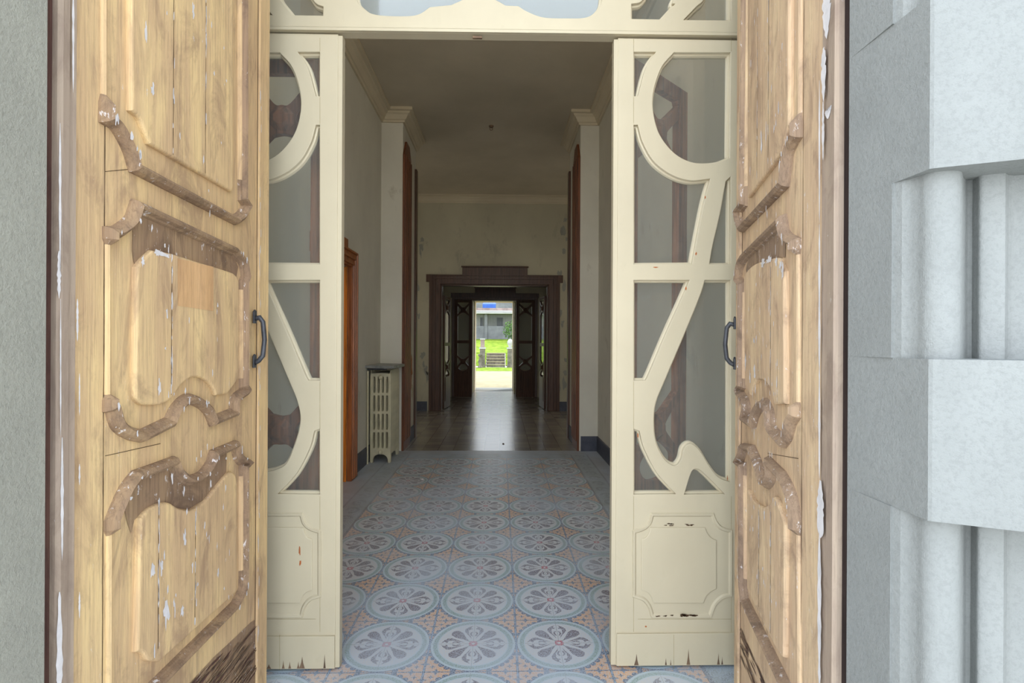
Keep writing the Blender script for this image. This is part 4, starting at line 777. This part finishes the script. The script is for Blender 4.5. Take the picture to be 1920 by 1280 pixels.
# ceiling hook and crumbs
hk = on_plane(921, 236, (0, 0, CZ), Vector((0, 0, 1)))
m_ = MB(); m_.lathe((hk.x, hk.y, CZ), [(0, -.02), (.028, -.018), (.034, -.004), (.034, 0)], M['rot'], 14); pts = [Vector((hk.x + .02 * math.sin(t / 8 * 5), hk.y, CZ - .02 - .02 * (1 - math.cos(t / 8 * 5)))) for t in range(9)]; m_.tube(pts, .004, M['rot'], 8)
tag(m_.build('ceiling_hook'), 'small dark iron lamp hook in the middle of the ceiling', 'hook')
def crumb(px, py, r, mat, label):
    q = on_plane(px, py, (0, 0, 0), Vector((0, 0, 1))); m_ = MB(); rr = random.Random(px); n = 7
    lo = [(q.x + r * rr.uniform(.6, 1.1) * math.cos(i * 6.283 / n), q.y + r * rr.uniform(.6, 1.1) * math.sin(i * 6.283 / n), .0012) for i in range(n)]; hi = [(q.x + (x - q.x) * .6, q.y + (y - q.y) * .6, r * .55) for x, y, _ in lo]
    m_.add(lo + hi, [tuple(range(n))[::-1], tuple(range(n, 2 * n))] + [(i, (i + 1) % n, n + (i + 1) % n, n + i) for i in range(n)], mat); tag(m_.build('plaster_crumb'), label, 'debris')
crumb(791, 899, .02, M['flake'], 'small white plaster crumb on the tiles right of the radiator'); crumb(944, 832, .02, M['rot'], 'small dark crumb lying far back on the grey floor')
# ------------------------------------------------------------------ garden seen through the far doorway
M['path'] = simple('sunlit_concrete', (160, 150, 122), .9, .1, .12, 2); M['gstone'] = simple('garden_stone', (128, 120, 110), .9, .1, .35, 5, .4, 20)
M['wallc'] = simple('concrete_wall', (122, 122, 124), .9, .1, .2, 1); M['dark'] = simple('dark_interior', (46, 48, 54), .9, .1); M['white'] = simple('white_roof_edge', (172, 170, 166), .8, .2, .08, 2)
M['bluem'] = simple('blue_roof', (54, 92, 168), .6, .3); M['pinkr'] = simple('pink_tile', (150, 132, 124), .8, .2, .2, 3); M['leaf'] = simple('leaf_green', (86, 120, 52), .8, .2, .5, 3)
def grassm():
    k = NB('lawn_grass'); k.col(k.ramp(k.noise((2.5, 2.5, 2.5), 1.0, 8, .7), [(.35, (82, 112, 30)), (.52, (124, 146, 44)), (.66, (150, 160, 74))])); k.bump(k.noise((20, 20, 20), 1, 6, .7), .8, .05); return k.r(.95, .1)
M['grass'] = grassm()
mb = MB(); mb.box((-14, 15.4, -.3), (14, 24.5, -.01), M['path']); struct(mb, 'ground_path', 'sunlit pale path outside the far doorway', 'path')
mb = MB(); mb.box((-14, 24.5, -.3), (14, 28.0, .0), M['grass']); mb.add([(-14, 28.0, -.3), (-.77, 28.0, -.3), (-.77, 28.0, .05), (-14, 28, .05), (-14, 29.6, .74), (-.77, 29.6, .74)], [(3, 2, 5, 4)], M['grass']); mb.add([(.285, 28, .05), (14, 28, .05), (14, 29.6, .74), (.285, 29.6, .74)], [(0, 1, 2, 3)], M['grass'])
mb.add([(-14, 29.55, .74), (14, 29.55, .74), (14, 40, 1.58), (-14, 40, 1.58), (-14, 60, 1.6), (14, 60, 1.6)], [(0, 1, 2, 3), (3, 2, 5, 4)], M['grass'])
tag(mb.build('lawn', fixn=False), 'sunlit green lawn rising behind the garden steps', 'lawn', kind='structure')
st = tag(empty('garden_steps', (-.28, 28.6, 0)), 'weathered stone steps climbing from the path to the lawn', 'steps')
for k in range(5): m_ = MB(); y = 28.05 + k * .3; m_.box((-.765, y, 0), (.27, y + .42,   .15 * (k + 1) - .035), M['gstone']); m_.box((-.77, y - .03, .15 * (k + 1) - .04), (.28, y + .42, .15 * (k + 1)), M['path']); m_.build('step', st)
def post(px, label, cap):
    x = on_y(px, 640, 28.0).x; root = tag(empty('garden_post', (x, 28.0, 0)), label, 'post'); m_ = MB(); m_.box((x - .14, 27.85, 0), (x + .14, 28.2, 1.0), M['gstone']); m_.box((x - .18, 27.8, 0), (x + .18, 28.25, .14), M['gstone']); m_.build('shaft', root)
    m_ = MB(); m_.box((x - .18, 27.8, 1.0), (x + .18, 28.25, 1.08), M['white']); m_.build('cap', root)
    m_ = MB()
    if cap: m_.lathe((x, 28.0, 1.08), [(0, 0), (.12, 0), (.07, .06), (.15, .18), (.16, .30), (.10, .42), (.05, .46), (0, .47)], M['white'], 14)
    else: m_.box((x - .11, 27.9, 1.08), (x + .11, 28.12, 1.52), M['pinkr']); m_.box((x - .14, 27.87, 1.50), (x + .14, 28.15, 1.56), M['white'])
    m_.build('finial', root)
post(904.8, 'carved stone post with a squared top left of the garden steps', False); post(956.5, 'stone post with a rounded urn right of the garden steps', True)
def bal(px, y, label):
    x = on_y(px, 640, y).x; m_ = MB(); m_.lathe((x, y, 0), [(.13, 0), (.13, .08), (.06, .12), (.11, .32), (.05, .55), (.09, .62), (.12, .66), (.12, .72), (0, .72)], M['gstone'], 12); tag(m_.build('baluster'), label, 'baluster')
bal(900.5, 27.4, 'stubby stone baluster left of the squared garden post')
# long low building behind the lawn
YH = 40.0
def ph(py): return on_y(925, py, YH).z
def pxx(px): return on_y(px, 640, YH).x
bd = tag(empty('outbuilding', (pxx(925), YH, 1.58)), 'long grey outbuilding with barred openings and a pale flat roof behind the lawn', 'building')
m_ = MB(); m_.box((-9, YH, 1.5), (9, YH + .3, ph(611)), M['wallc']); m_.build('wall', bd)
m_ = MB(); m_.box((-9, YH + 1.2, ph(612)), (9, YH + 1.3, ph(588)), M['stone_l']); m_.build('back_wall', bd)
for (a, b) in ((899, 904), (931, 943)):
    m_ = MB(); m_.box((pxx(a), YH + 1.0, ph(611)), (pxx(b), YH + 1.19, ph(594)), M['dark']); m_.build('window', bd)
for a in (911, ): m_ = MB(); m_.box((pxx(a - 2.5), YH - .1, 1.5), (pxx(a + 2.5), YH + .2, ph(588)), M['wallc']); m_.build('pillar', bd)
m_ = MB()
for k in range(34): x = pxx(894 + k * 2.0); m_.box((x - .015, YH + .1, ph(611)), (x + .015, YH + .14, ph(588)), M['wallc'])
m_.build('bars', bd)
m_ = MB(); m_.box((-9, YH - .7, ph(588.5)), (9, YH + 2, ph(586)), M['white']); m_.box((-9, YH - .4, ph(585)), (9, YH + 2, ph(582.5)), M['white']); m_.build('roof', bd)
m_ = MB(); m_.box((-9, YH + .5, ph(583)), (9, YH + .7, ph(576.5)), M['pinkr']); m_.build('parapet', bd)
m_ = MB(); x0, x1 = pxx(902), pxx(914); z0, z1 = on_y(900, 579, 44).z, on_y(900, 572, 44).z; m_.add([(x0, 43, z0), (x1 + .6, 43, z0), (x1 + .6, 45, z1), (x0, 45, z1), (x0, 43, z0 + .35), (x1 + .6, 43, z0 + .35), (x1 + .6, 45, z1 + .3), (x0, 45, z1 + .3)], [(0, 1, 2, 3), (4, 5, 6, 7), (0, 1, 5, 4), (1, 2, 6, 5), (2, 3, 7, 6), (3, 0, 4, 7)], M['bluem'])
for x in (x0 + .1, x1 + .4): m_.box((x, 43.1, 1.6), (x + .1, 43.2, z0 + .05), M['gstone'])
tag(m_.build('blue_canopy'), 'blue canopy roof behind the outbuilding parapet', 'canopy')
m_ = MB(); m_.box((-12, 56, 1.5), (12, 60, 8.5), M['wallc'])

m_.box((-12.5, 55.5, 8.5), (12.5, 60, 8.8), M['pinkr']); tag(m_.build('distant_house'), 'pale distant house behind the outbuilding', 'house')
def bush(x, y, z, r, label, seed):
    rr = random.Random(seed); m_ = MB(); root = tag(empty('shrub', (x, y, z)), label, 'shrub')
    for k in range(900):
        d = Vector((rr.gauss(0, 1), rr.gauss(0, 1), rr.gauss(0, 1))).normalized() * r * rr.uniform(.5, 1); c = Vector((x, y, z + r)) + d; a = Vector((rr.gauss(0, 1), rr.gauss(0, 1), rr.gauss(0, 1))).normalized() * .06; b = a.orthogonal().normalized() * .04; m_.add([c - a, c + b, c + a, c - b], [(0, 1, 2, 3)], M['leaf'])
    m_.build('foliage', root, fixn=False); m_ = MB(); m_.lathe((x, y, z), [(.04, 0), (.02, r)], M['gstone'], 6); m_.build('stem', root)
bush(pxx(961), 37, 1.4, .8, 'green shrub at the right of the outbuilding wall', 3)
